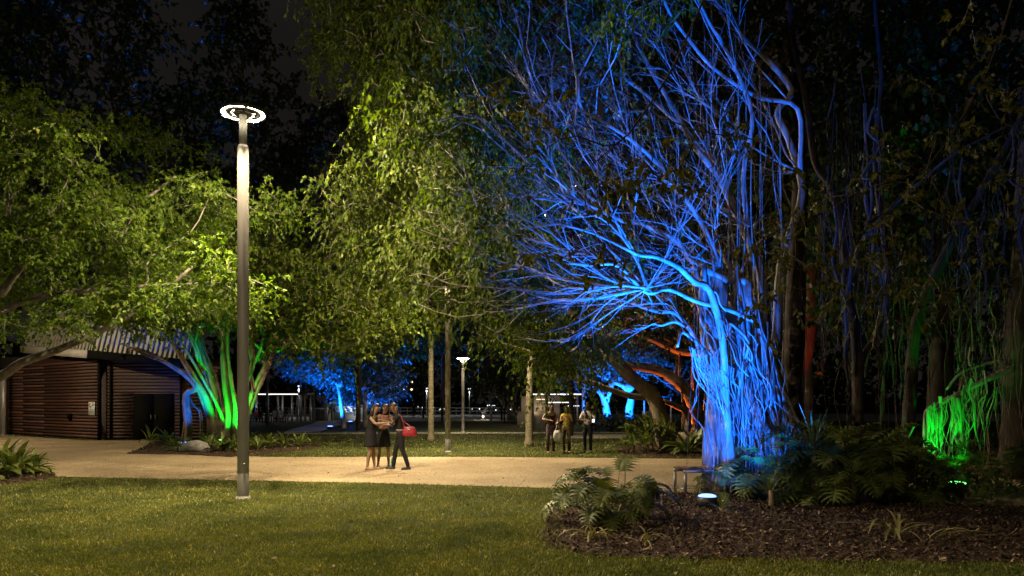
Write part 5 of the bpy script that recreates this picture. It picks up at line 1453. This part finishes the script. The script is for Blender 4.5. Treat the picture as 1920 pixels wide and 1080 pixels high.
def person(label, loc, rz, h=1.66, arms=None, legs=None, skin=SKIN1, hair=HAIR_D, hair_style='long', top=None, top_sleeve=0.0, bottom=None, bottom_kind='trousers', hem=.52, shoe=None, lean=(0, 0), head=(0, -.03), seated=False, group=None, detail=True, waistband=None):
    root = thing('person', label, 'person', loc, group, rz)
    s = h / 1.70
    pz = .93 if not seated else .50
    dz = pz - .93
    lx, ly = lean
    def up(z, x=0, y=0):        # trunk joints lean with height
        f = (z - .93) / .6
        return np.array((x + lx*f, y + ly*f, z + dz))
    if legs is None:
        legs = [((-.10, -.02, .49), (-.10, .03, .085)), ((.10, -.02, .49), (.10, .03, .085))]
    if seated: legs = [((-.11, -.42, .50), (-.11, -.40, .085)), ((.11, -.42, .50), (.11, -.40, .085))]
    if arms is None:
        arms = [((-.23, .03, 1.12), (-.22, -.06, .88)), ((.23, .03, 1.12), (.22, -.06, .88))]
    N, E = [], []
    def nd(p, r, par=None):
        N.append((np.asarray(p, float)*s, tuple(np.array(r)*s) if isinstance(r, tuple) else r*s)); i = len(N) - 1
        if par is not None: E.append((par, i))
        return i
    hx, hy = head
    pel = nd(up(.93), (.135, .10)); wst = nd(up(1.08), (.115, .085), pel); cst = nd(up(1.27), (.135, .095), wst); nb = nd(up(1.41), (.075, .065), cst)
    nk = nd(up(1.475) + (hx*.3, hy*.3, 0), .050, nb); hl = nd(up(1.535) + (hx*.7, hy*.9, 0), (.062, .07), nk); hm = nd(up(1.605) + (hx, hy, 0), (.078, .092), hl); nd(up(1.675) + (hx, hy*.8, 0), (.055, .065), hm)
    tcol, tE = [], []
    hands = []
    for sd, (el, wr) in zip((-1, 1), arms):
        sh = nd(up(1.375, sd*.155), .052, cst)
        a = np.array(el, float) + (0, 0, dz); b = np.array(wr, float) + (0, 0, dz)
        u1 = nd(a*.5 + up(1.375, sd*.165)*.5, .043, sh); e_ = nd(a, .036, u1); f1 = nd(a*.5 + b*.5, .033, e_); w_ = nd(b, .024, f1)
        d = unit(b - a); pm = nd(b + d*.055, (.034, .02), w_); nd(b + d*.09, (.034, .016), pm)
        hands.append((b + d*.095, d, sd))
    for sd, (kn, an) in zip((-1, 1), legs):
        kn = np.array(kn, float); an = np.array(an, float)
        hp = nd(np.array((sd*.085, 0, .88 + dz)), .088, pel)
        t1 = nd(np.array((sd*.09, 0, .88 + dz))*.5 + kn*.5, .073, hp); k_ = nd(kn, .050, t1); cf = nd(kn*.62 + an*.38 + (0, .015, 0), .052, k_); a_ = nd(an, .033, cf)
        hl_ = nd(an + (0, .015, -.05), .034, a_); nd(an + (sd*.015, -.15, -.058), (.036, .022), hl_)
    V, Q, T = skin_mesh(N, E)
    mb = MB(); mb.add(V, Q, T)
    for p, d, sd in hands:      # four fingers and a thumb, slightly curled
        sx = unit(np.cross(d, (0, 0, 1.0)) if abs(d[2]) < .9 else np.cross(d, (0, 1.0, 0))); dn = unit(np.cross(d, sx)) * (1 if detail else 1)
        for k, ln in enumerate((.062, .072, .068, .052)):
            b0 = p + sx*(k - 1.5)*.017 - d*.03
            mb.tube(np.array([b0, b0 + d*(ln*.5 + .03), b0 + d*(ln*.8 + .03) + dn*.014, b0 + d*(ln*.95 + .03) + dn*.032])*s, np.array([.0085, .008, .007, .005])*s, 5)
        b0 = p + sx*sd*-.025 - d*.06
        mb.tube(np.array([b0, b0 + sx*sd*-.022 + d*.02, b0 + sx*sd*-.026 + d*.052 + dn*.012])*s, np.array([.011, .0095, .006])*s, 5)
    hc = (up(1.605) + (hx, hy, 0))*s
    mb.tube([hc + np.array((0, -.085, .012))*s, hc + np.array((0, -.108, -.018))*s, hc + np.array((0, -.088, -.026))*s], np.array([.008, .014, .008])*s, 6)   # nose
    for sd in (-1, 1): mb.lathe([(0, -.028*s), (.014*s, 0), (0, .028*s)], 6, hc + np.array((sd*.078, .005, 0))*s)
    body = mb.build('body', skin, root, True)
    if detail:
        for sd in (-1, 1):
            b = MB(); b.lathe([(0, -.010), (.011, 0), (0, .010)], 8, hc + np.array((sd*.033, -.086, .012))*s); b.build('eye', EYE, root, True)
        b = MB(); b.beam(hc + np.array((-.024, -.083, -.055))*s, hc + np.array((.024, -.083, -.055))*s, .012, .010); b.build('mouth', LIP, root)
    # hair: a cap over the back and top of the head, with length behind
    b = MB(); r = np.array((.092, .108, .105))*s
    th = np.linspace(0, PI, 9); ph = np.linspace(0, 2*PI, 17)[:-1]
    VV = []
    for t in th:
        for p_ in ph:
            v = np.array((math.sin(t)*math.cos(p_), math.sin(t)*math.sin(p_), math.cos(t)))
            sc_ = 1.0
            if v[1] < .05 and v[2] < .35: v = np.array((v[0]*.82, max(v[1], .02), max(v[2], -.55)))
            VV.append(hc + np.array((0, .012, .015))*s + v*r)
    idx = np.arange(9*16).reshape(9, 16); a_ = idx[:-1]; b_ = idx[1:]
    b.add(VV, np.stack([a_, np.roll(a_, -1, 1), np.roll(b_, -1, 1), b_], -1).reshape(-1, 4))
    if hair_style == 'long':
        for x_ in (-.05, 0, .05):
            b.tube([hc + np.array((x_, .06, .02))*s, hc + np.array((x_*1.2, .095, -.10))*s, hc + np.array((x_*1.3, .10, -.22))*s, hc + np.array((x_*1.1, .095, -.33))*s], np.array([.05, .05, .042, .015])*s, 8)
    elif hair_style == 'tail':
        b.tube([hc + np.array((0, .09, .05))*s, hc + np.array((0, .15, .0))*s, hc + np.array((0, .14, -.16))*s], np.array([.025, .03, .01])*s, 8)
    b.build('hair', hair, root, True)
    # clothes follow the same joints
    if top:
        N, E = [], []
        p0 = nd(up(.83), (.165, .13)); p1 = nd(up(1.08), (.130, .102), p0); p2 = nd(up(1.27), (.150, .112), p1); nd(up(1.395), (.085, .075), p2)
        for sd, (el, wr) in zip((-1, 1), arms):
            shp = up(1.375, sd*.155); a = np.array(el, float) + (0, 0, dz); w = np.array(wr, float) + (0, 0, dz)
            q = nd(shp, .064, p2)
            if top_sleeve > 0: q = nd(shp*(1 - min(1, top_sleeve)) + a*min(1, top_sleeve), .055 if top_sleeve < 1 else .047, q)
            if top_sleeve > 1: nd(a*(2 - top_sleeve) + w*(top_sleeve - 1), .04, q)
        V, Q, T = skin_mesh(N, E); b = MB(); b.add(V, Q, T); b.build('top', top, root, True)
    if bottom and bottom_kind == 'trousers':
        N, E = [], []
        p0 = nd(up(1.03), (.145, .115)); p1 = nd(up(.90), (.150, .118), p0)
        for sd, (kn, an) in zip((-1, 1), legs):
            kn = np.array(kn, float); an = np.array(an, float)
            q = nd(np.array((sd*.09, 0, .86 + dz)), .102, p1); q = nd(np.array((sd*.09, 0, .86 + dz))*.5 + kn*.5, .086, q); q = nd(kn, .064, q); q = nd(kn*.6 + an*.4 + (0, .012, 0), .062, q); nd(an + (0, 0, -.03), .056, q)
        V, Q, T = skin_mesh(N, E); b = MB(); b.add(V, Q, T); b.build('trousers', bottom, root, True)
    elif bottom:
        b = MB(); zz = [1.06, .98, .88, .75, hem + .04, hem]; rr = [.125, .148, .165, .178, .195, .20]
        b.lathe([(r_*s, (z_ + dz)*s) for r_, z_ in zip(rr, zz)] + [(.16*s, (hem + .02 + dz)*s)], 20, sx=1.05, sy=.86); b.build('skirt', bottom, root, True)
    if waistband:
        b = MB(); b.lathe([(.152*s, 1.0*s), (.156*s, 1.0*s), (.156*s, 1.035*s), (.152*s, 1.035*s)], 20, sx=1.0, sy=.82); b.build('belt', waistband, root, True)
    if shoe:
        for sd, (kn, an) in zip((-1, 1), legs):
            an = np.array(an, float)
            b = MB(); b.tube(np.array([an + (0, .06, -.055), an + (0, .02, -.045), an + (sd*.008, -.07, -.052), an + (sd*.015, -.16, -.065), an + (sd*.016, -.19, -.07)])*s, np.array([.02, .043, .043, .036, .015])*s, 8); V_ = b.V[0]
            V_[:, 2] = np.maximum(V_[:, 2], .002); b.build('shoe', shoe, root, True)
    return root

BLACKC = cloth('black_cloth', (.012, .012, .014)); NAVY = cloth('charcoal_cloth', (.013, .012, .015)); BROWNTOP = cloth('patterned_brown_cloth', (.10, .045, .03), col2=(.24, .13, .09), vscale=30); PURPLE = cloth('purple_cloth', (.085, .042, .075)); MAROON = cloth('maroon_cloth', (.06, .014, .018))
YELLOW = cloth('yellow_cloth', (.42, .30, .035), col2=(.10, .07, .02), vscale=26); PATTERN = cloth('patterned_dark_cloth', (.02, .015, .012), col2=(.20, .13, .06), vscale=22); WHITEC = cloth('white_cloth', (.55, .52, .48)); DENIM = cloth('dark_denim', (.02, .024, .035)); PINK = cloth('pink_cloth', (.55, .14, .18)); RED = mat('red_leather', (.25, .010, .026), .5, bump=.2, bscale=40)
SHOE_T = mat('tan_shoe', (.30, .18, .12), .6); SHOE_D = mat('dark_shoe', (.02, .02, .02), .5); SHOE_W = mat('pale_shoe', (.45, .42, .4), .6)
GP1 = 'friends gathered over a phone on the path'
pA = gnd(695, 881); pB = gnd(719, 876); pD = gnd(751, 880)
fwd = lambda x, y, z: (x, y, z)
person('woman in a short black outfit with bare legs reaching towards the others', pA, math.radians(75), 1.66, arms=[((-.20, -.22, 1.20), (-.08, -.46, 1.22)), ((.21, -.20, 1.18), (.10, -.45, 1.16))], legs=[((-.09, -.03, .49), (-.09, .05, .085)), ((.10, -.04, .49), (.12, -.05, .085))],
       skin=SKIN3, hair=HAIR_D, top=BLACKC, top_sleeve=.3, bottom=BLACKC, bottom_kind='skirt', hem=.60, shoe=SHOE_T, lean=(0, -.08), head=(0, -.07), group=GP1)
person('woman in a brown patterned top and black skirt in the middle of the group', pB, math.radians(20), 1.65, arms=[((-.25, -.15, 1.15), (-.06, -.34, 1.20)), ((.26, -.14, 1.16), (.12, -.36, 1.22))], legs=[((-.11, -.02, .49), (-.14, .03, .085)), ((.12, -.02, .49), (.15, .03, .085))],
       skin=SKIN1, hair=HAIR_B, hair_style='tail', top=BROWNTOP, top_sleeve=.5, bottom=BLACKC, bottom_kind='skirt', hem=.56, shoe=SHOE_D, lean=(.02, -.04), head=(.01, -.08), group=GP1)
person('woman in black top and long dark trousers with a red bag at her hip', pD, math.radians(-80), 1.68, arms=[((-.22, -.20, 1.17), (-.06, -.44, 1.20)), ((.21, -.22, 1.20), (.02, -.46, 1.26))], legs=[((-.11, -.13, .49), (-.12, -.19, .085)), ((.12, .04, .50), (.14, .20, .085))],
       skin=SKIN2, hair=HAIR_B, top=BLACKC, top_sleeve=.8, bottom=NAVY, shoe=SHOE_D, lean=(0, -.10), head=(0, -.09), group=GP1, waistband=mat('belt', (.2, .19, .18), .5))
ph = thing('phone', 'small phone with a lit screen held between the friends', 'phone', (pB[0]*.55 + pD[0]*.45 - .02, 18.42, 1.20))
mb = MB(); mb.box((0, 0, 0), (.08, .012, .15)); mb.build('body', M['black'], ph)
mb = MB(); mb.box((0, -.008, 0), (.07, .002, .13)); mb.build('screen', emis('phone_screen', (.9, .95, 1), 1.2), ph); ph.rotation_euler = (.8, 0, .2)
# red bag on the hip, with strap
bg_ = thing('handbag', 'rounded red handbag on the hip of the woman in trousers', 'bag', (pD[0] + .23, pD[1] - .08, .98))
mb = MB(); mb.lathe([(0, -.135), (.15, -.135), (.185, -.11), (.175, -.02), (.14, .06), (.12, .10), (.10, .105), (0, .09)], 18, sx=1.1, sy=.5); mb.build('body', RED, bg_, True)
mb = MB(); mb.tube(smooth_path([(-.12, 0, .09), (-.16, .02, .25), (-.22, .06, .40), (-.16, .10, .25), (.02, .06, .12)], 5), .009, 6, cap=False); mb.build('strap', RED, bg_, True)
mb = MB(); mb.box((0, -.092, .04), (.06, .012, .03)); mb.build('clasp', M['steel'], bg_)
bt = thing('bottle', 'green glass bottle standing on the path between their feet', 'bottle', gnd(735.5, 879))
GLASS = mat('green_bottle', (.05, .28, .12), .12)
mb = MB(); mb.lathe([(0, 0), (.042, 0), (.045, .02), (.045, .19), (.030, .235), (.016, .26), (.015, .30), (0, .30)], 14); mb.build('body', GLASS, bt, True)
mb = MB(); mb.lathe([(.016, .295), (.019, .295), (.019, .325), (0, .327)], 12); mb.build('cap', M['white'], bt, True)
mb = MB(); mb.lathe([(.0462, .07), (.0462, .15)], 14); mb.build('label', mat('bottle_label', (.25, .42, .25), .6), bt, True)
# trio on the far lawn
GP2 = 'three people standing on the far lawn'
qE, qF, qG = gnd(1033, 850), gnd(1062, 849), gnd(1102, 848)
person('woman in a maroon vest and purple leggings holding a white plastic bag', qE, math.radians(8), 1.68, arms=[((-.30, -.03, 1.16), (-.10, -.22, 1.13)), ((.25, -.06, 1.13), (.16, -.26, 1.06))], skin=SKIN3, hair=HAIR_D, top=MAROON, bottom=PURPLE, shoe=SHOE_T, head=(0, -.06), group=GP2)
person('woman in a yellow top and patterned dark trousers on the lawn', qF, math.radians(-12), 1.58, arms=[((-.20, -.12, 1.14), (-.06, -.28, 1.24)), ((.22, -.10, 1.14), (.10, -.26, 1.28))], skin=SKIN1, hair=HAIR_D, hair_style='tail', top=YELLOW, top_sleeve=.5, bottom=PATTERN, shoe=SHOE_T, head=(0, -.07), group=GP2)
person('man in a white shirt and dark trousers looking down at his phone', qG, math.radians(-10), 1.70, arms=[((-.26, -.06, 1.13), (-.05, -.30, 1.10)), ((.26, -.08, 1.13), (.10, -.32, 1.08))], skin=SKIN2, hair=HAIR_D, hair_style='short', top=WHITEC, top_sleeve=.9, bottom=DENIM, shoe=SHOE_D, head=(0, -.07), group=GP2)
b = thing('plastic_bag', 'white plastic carrier bag hanging from the hand of the woman in leggings', 'bag', (qE[0] + .20, qE[1] - .34, .62))
mb = MB(); mb.lathe([(0, -.20), (.10, -.19), (.15, -.06), (.13, .08), (.09, .17), (.085, .17), (.0, .1)], 14, sy=.5); mb.build('body', mat('plastic_film', (.6, .58, .56), .35, bump=.5, bscale=20), b, True)
for sy_ in (-.03, .03):
    mb = MB(); mb.tube(smooth_path([(-.07, sy_, .16), (-.03, sy_, .33), (0, sy_, .42), (.03, sy_, .33), (.07, sy_, .16)], 4), .008, 5); mb.build('handle', WHITEC, b, True)
ph2 = thing('phone', 'phone glowing white in the hand of the man in the white shirt', 'phone', (qG[0] + .14, qG[1] - .46, 1.10))
mb = MB(); mb.box((0, 0, 0), (.09, .012, .15)); mb.build('body', M['black'], ph2); mb = MB(); mb.box((0, -.008, 0), (.08, .002, .13)); mb.build('screen', emis('phone_screen_white', (1, .85, .85), 2.5), ph2); ph2.rotation_euler = (.5, 0, 0)
st = thing('shoulder_strap_bag', 'dark bag strap slung across the white shirt', 'bag', (qG[0], qG[1], 0))
mb = MB(); mb.tube(smooth_path([(-.13, -.10, 1.42), (-.05, -.145, 1.28), (.08, -.14, 1.10), (.17, -.06, .95), (.13, .12, 1.15), (-.08, .12, 1.38), (-.13, -.02, 1.45), (-.13, -.10, 1.42)], 4), .016, 6, cap=False); mb.build('strap', BLACKC, st, True)
mb = MB(); mb.box((.24, .0, .86), (.09, .24, .22)); mb.build('pouch', BLACKC, st)
# seated people under the shelter and a small figure by the tent
GS = 'people seated at the picnic tables'
for px, y, lab, tp_, rz in ((481, 60.9, 'seated person in a red shirt under the shelter', PINK, 0), (488, 60.9, 'seated person in a dark shirt beside the red shirt under the shelter', BLACKC, .2), (516, 60.9, 'seated person in a pale shirt at the far picnic table', WHITEC, -.1), (526, 60.9, 'seated person in a white shirt at the shelter end', WHITEC, .1)):
    person(lab, (xa(px, y), y, 0), rz + PI, 1.7, top=tp_, top_sleeve=.5, bottom=DENIM, seated=True, group=GS, detail=False, hair_style='short', skin=SKIN3, arms=[((-.24, -.12, 1.12), (-.12, -.36, 1.10)), ((.24, -.12, 1.12), (.12, -.36, 1.10))])
person('child in a pink top standing by the market tent', gnd(620, 788), .4, 1.25, top=PINK, top_sleeve=.5, bottom=WHITEC, detail=False, skin=SKIN3)
person('person standing in the dark beyond the small hotel lights', (xa(776, 78), 78, 0), 0, 1.72, top=BLACKC, top_sleeve=1, bottom=DENIM, detail=False, hair_style='short')
# ------------------------------------------------------------------ bench
rp = np.random.default_rng(101)
bn = thing('bench', 'backless park bench with dark timber slats and steel legs behind the blue flood light', 'bench', (0, 0, 0))
b0, b1 = at(1283, 880, 13.35), at(1410, 880, 13.75); b0[2] = b1[2] = .45
bn.location = tuple(float(v) for v in (b0[0], b0[1], 0)); bdir = unit(b1 - b0); bpd = np.array((-bdir[1], bdir[0], 0)); BL = 1.75; BW = .42
M['bench_wood'] = mat('bench_timber', (.15, .065, .038), .6, col2=(.25, .115, .07), vscale=8, stretch=(1, 6, 1), island=.3)
loc_ = lambda u, v, z: bdir*u + bpd*v + np.array((0, 0, z))
ns = 26
for i in range(ns):
    u_ = .03 + i*(BL - .06)/(ns - 1)
    mb = MB(); mb.beam(loc_(u_, 0, .47), loc_(u_, BW, .47), .045, .035); mb.build('slat', M['bench_wood'], bn)
for v in (.02, BW - .02):
    mb = MB(); mb.beam(loc_(0, v, .425), loc_(BL, v, .425), .04, .05); mb.build('rail', M['steel'], bn)
    for u_ in (.03, BL - .03):
        mb = MB(); mb.beam(loc_(u_, v, 0), loc_(u_, v, .398), .05, .05); mb.build('leg', M['steel'], bn)
for u_ in (.03, BL - .03):
    mb = MB(); mb.beam(loc_(u_, .047, .10), loc_(u_, BW - .047, .10), .04, .03); mb.build('stretcher', M['steel'], bn)
mb = MB(); mb.beam(loc_(.06, BW/2, .10), loc_(BL - .06, BW/2, .10), .025, .025); mb.build('stretcher', M['steel'], bn)

# ------------------------------------------------------------------ split-leaf shrub in the right foreground
def split_shrub(label, x, y, n, rng, sc, rad, group=None, h=(0, .25), name='split_leaf_shrub'):
    root = thing(name, label, 'shrub', (x, y, 0), group)
    for i in range(7):
        a = rng.uniform(0, 2*PI); r = rng.uniform(0, rad*.5); mb = MB()
        mb.tube([(r*math.cos(a), r*math.sin(a), -.03), (r*1.1*math.cos(a), r*1.1*math.sin(a), .12), (r*1.25*math.cos(a), r*1.25*math.sin(a), .28)], [.03, .026, .018], 6, bump=.1, rng=rng); mb.build('stem', M['bark_brown'], root, True)
    for i in range(n):
        a = rng.uniform(0, 2*PI); r = rad*math.sqrt(rng.uniform(0, 1))*.55; k = min(5, int(rng.uniform(0, 6)))
        inst('leaf', PHILOS[k], root, (r*math.cos(a), r*math.sin(a), rng.uniform(*h)), (rng.normal(0, .15), rng.normal(0, .12), a + rng.normal(0, .5)), rng.uniform(*sc))
    return root
c = gnd(1150, 985)
split_shrub('big split-leaf shrub standing alone at the lawn edge of the mulch', c[0], c[1] + .2, 70, rp, (.5, .85), .62, h=(0, .4))
c = gnd(1375, 940)
split_shrub('split-leaf clump at the fig foot catching blue light beside the bench', c[0] - .05, 13.0, 18, rp, (.4, .62), .4)
for x, y, n, lab, s_ in ((1470, 12.9, 46, 'dark split-leaf shrub at the right side of the blue trunk', (.7, 1.1)), (1560, 12.6, 60, 'tall dark split-leaf shrub below the spiky rosette', (.8, 1.25)), (1640, 12.9, 60, 'dark split-leaf shrub in front of the slim bare trunk', (.8, 1.2)), (1715, 12.4, 50, 'dark split-leaf shrub left of the green-lit roots', (.45, .72)), (1800, 12.8, 44, 'low split-leaf shrub in front of the green-lit roots', (.4, .62)), (1600, 14.4, 50, 'dark split-leaf shrub deep behind the rosette', (.9, 1.3)), (1860, 14.2, 36, 'split-leaf shrub right of the green-lit roots', (.55, .9)), (1515, 14.1, 40, 'split-leaf shrub hugging the fig trunk, raised on its roots', (.9, 1.2))):
    split_shrub(lab, (x-960)/F*y, y, n, rp, s_, .85, 'dark split-leaf shrubs under the fig', h=(0, .5))
# spiky rosettes
for px, py, Y, lab, sc_ in ((1525, 842, 12.6, 'spiky rosette fanning out above the dark shrubs', (.75, 1.05)), (1598, 905, 12.0, 'smaller spiky rosette low among the dark shrubs', (.45, .65)), (1445, 925, 11.6, 'small tuft of grassy leaves at the fig foot', (.35, .5)), (1352, 958, 11.2, 'low grassy tuft beside the blue flood light', (.25, .4))):
    p = at(px, py, Y); hz = max(0.0, p[2])
    r_ = thing('rosette_plant', lab, 'plant', (p[0], p[1], 0))
    mb = MB(); mb.tube([(0, 0, -.03), (.02, 0, hz*.5 + .02), (0, 0, hz + .05)], [.05, .045, .035], 7, bump=.1, rng=rp); mb.build('stem', M['bark_brown'], r_, True)
    for i in range(46):
        inst('leaf', SPIKES[i % 4], r_, (0, 0, hz + rp.uniform(-.02, .05)), (rp.normal(0, .12), rp.normal(0, .12), i*2.4 + rp.uniform(-.3, .3)), rp.uniform(*sc_))
# striped strappy plants on the mulch
for px, py, n, lab, sc_ in ((1112, 1010, 15, 'striped strap-leaved plant at the front of the big shrub', (.55, .85)), (1203, 1022, 9, 'striped drooping plant right of the big shrub, leaves bent to the mulch', (.5, .75)), (1678, 1005, 14, 'pale striped plant sprawling over the mulch on the right', (.7, 1.05)), (1745, 1015, 7, 'small pale plant with long flat leaves near the sprawling one', (.8, 1.05))):
    p = gnd(px, py)
    r_ = thing('striped_plant', lab, 'plant', p, 'striped plants on the mulch')
    for i in range(n):
        k = rp.integers(0, 5)
        inst('leaf', STRIPES[k], r_, (rp.normal(0, .03), rp.normal(0, .03), .0), (rp.normal(0, .1), rp.normal(0, .1), rp.uniform(0, 2*PI) if px != 1745 else rp.uniform(-.8, .3)), rp.uniform(*sc_))
# dead twigs and fallen leaves on the mulch
for i, (px, py, L_, a_) in enumerate(((1112, 1036, .35, .9), (1300, 985, .4, 1.2), (1180, 1000, .3, -.6), (1460, 1000, .5, .2), (1590, 985, .35, -.4), (1840, 1010, .4, .3), (1320, 955, .3, .8))):
    p = gnd(px, py); d = np.array((math.cos(a_), math.sin(a_)*1.0, 0))*L_
    o = thing('fallen_twig', ('pale fallen twig on the mulch ' + ('at the lawn edge', 'below the flood light', 'under the big shrub', 'in front of the fig roots', 'before the dark shrubs', 'at the far right', 'beside the flood light')[i]), 'twig', (p[0], p[1], .02), 'fallen twigs on the mulch')
    mb = MB(); mb.tube(smooth_path([-d*.5, d*.1 + np.array((.02, .03, .02)), d*.5], 4), [.007]*9, 5); mb.tube([d*.1 + np.array((.02, .03, .02)), d*.3 + np.array((.05, -.06, .03))], .004, 4); mb.build('branch', M['bark'], o, True)
# ------------------------------------------------------------------ big strappy plant on the left, and the bed under the banyan
GLB = 'leafy plants in the left corner bed'
for px, Yp, n, lab, sc_ in ((28, 16.9, 44, 'bright green arching plant at the picture edge, largest in the corner bed', (.75, 1.05)), (62, 17.3, 26, 'smaller green plant on the path side of the corner bed', (.5, .75)), (5, 17.9, 26, 'upright green plant at the back of the corner bed', (.8, 1.1)), (-20, 16.3, 24, 'low green plant at the very edge of the corner bed', (.6, .85))):
    rosette('strappy_plant', lab, 'plant', ((px-960)/F*Yp, Yp, 0), BIGS, n, rp, sc_, (0, .12), GLB, .10)
GTB = 'low plants around the lit banyan stems'
bedp = [(282, 832, BIGS, 16, 'grey green broad-leaved plant by the dark doors', .8), (318, 836, LANCES, 22, 'tall broad-leaved plant left of the blue root', 1.15), (335, 846, LANCES, 16, 'broad-leaved plant at the front edge below the blue root', .8), (395, 842, STRAPS, 26, 'lily-like plant in front of the brown stem', .95), (420, 846, STRAPS, 26, 'lily-like plant in front of the green stem', .95), (388, 832, STRAPS, 20, 'lily-like plant at the foot of the brown stem', .9), (440, 846, STRAPS, 22, 'lily-like plant just left of the near lamp pole', .85), (482, 843, STRAPS, 26, 'lily-like plant just right of the near lamp pole', .95), (505, 840, STRAPS, 22, 'lily-like plant between pole and end of the bed', .9), (532, 838, STRAPS, 24, 'upright grassy plant near the end of the bed', .95), (560, 838, STRAPS, 20, 'yellowish grassy plant at the end of the bed', .8), (584, 836, STRAPS, 18, 'last small yellowish plant on the bed tip', .75), (470, 832, STRAPS, 20, 'lily-like plant at the foot of the green right stem', .9), (448, 854, LANCES, 8, 'tiny pale-leaved plant at the front of the bed', .45)]
for px, py, ms_, n, lab, s_ in bedp:
    rosette('bed_plant', lab, 'plant', gnd(px, py), ms_, n, rp, (s_*.8, s_*1.25), (0, .15), GTB, .12)
o = thing('garden_boulder', 'rounded boulder catching blue light beside the blue root', 'rock', gnd(366, 847))
mb = MB(); mb.lathe([(0, -.05), (.42, -.05), (.48, .12), (.36, .3), (.15, .38), (0, .39)], 14, sx=1.1, sy=.8); V_ = mb.V[0]; V_ *= 1 + .06*rp.normal(0, 1, V_.shape)*.6; mb.build('stone', mat('boulder', (.2, .19, .18), .8, var=.3, bump=.5), o, True)
# ------------------------------------------------------------------ cane plants beyond the path on the right
GOB = 'green cane plants in the bed beyond the path'
for px, py, h_, lab, n in ((1186, 846, (.7, 1.05), 'leftmost green cane plant of the bed beyond the path', 7), (1208, 848, (.8, 1.15), 'tall green cane plant next to the leftmost one', 7), (1232, 849, (.75, 1.05), 'green cane plant with a yellow stem in front of the grey trunk', 7), (1250, 847, (.6, .95), 'green cane plant just left of the orange light', 6), (1196, 851, (.35, .6), 'low green plant at the front edge of the bed', 5)):
    cane_plant('cane_plant', lab, gnd(px, py), rp, n, h_, STRAPS[:4], GOB, (.55, .85), .3, 8)
for px, py, lab in ((1300, 850, 'spreading dark green plant right of the orange light'), (1325, 849, 'spreading dark green plant nearest the blue fig trunk'), (1285, 852, 'small spreading plant in front of the orange light')):
    rosette('bed_plant', lab, 'plant', gnd(px, py), BIGS, 26, rp, (.75, 1.05), (0, .2), 'spreading plants beyond the path', .15)
o = thing('orange_croton', 'small plant with leaves glowing orange in front of the orange flood light', 'plant', gnd(1279, 846))
for i in range(12): inst('leaf', LANCES[i % 5], o, (0, 0, .1), (rp.normal(0, .2), 0, i*2.4), .7)
# low shrubs at the blue trees
GBS = 'low round shrubs under the far blue trees'
for px, py, lab in ((1120, 807, 'low shrub left of the forked blue tree'), (1160, 808, 'low shrub between the two blue stems'), (1200, 806, 'low shrub right of the bent blue tree'), (1225, 805, 'low shrub below the frame kiosk'), (1290, 806, 'low shrub beyond the orange-lit trunk')):
    p = gnd(px, py); o = thing('low_shrub', lab, 'shrub', p, GBS)
    mb = MB(); sprays(mb, ell(rp, (0, 0, .5), (1.0, .7, .45), 60), rp, 3, 7, (.15, .4), (.12, .2), .3, spread=.15, droop=.2); c = mb.build('foliage', M['leaf_blue_lit'], o); c['kind'] = 'stuff'
    mb = MB(); [mb.tube([(0, 0, 0), (math.cos(i)*.3, math.sin(i)*.25, .5)], [.03, .012], 5) for i in range(6)]; mb.build('stem', M['bark_brown'], o)
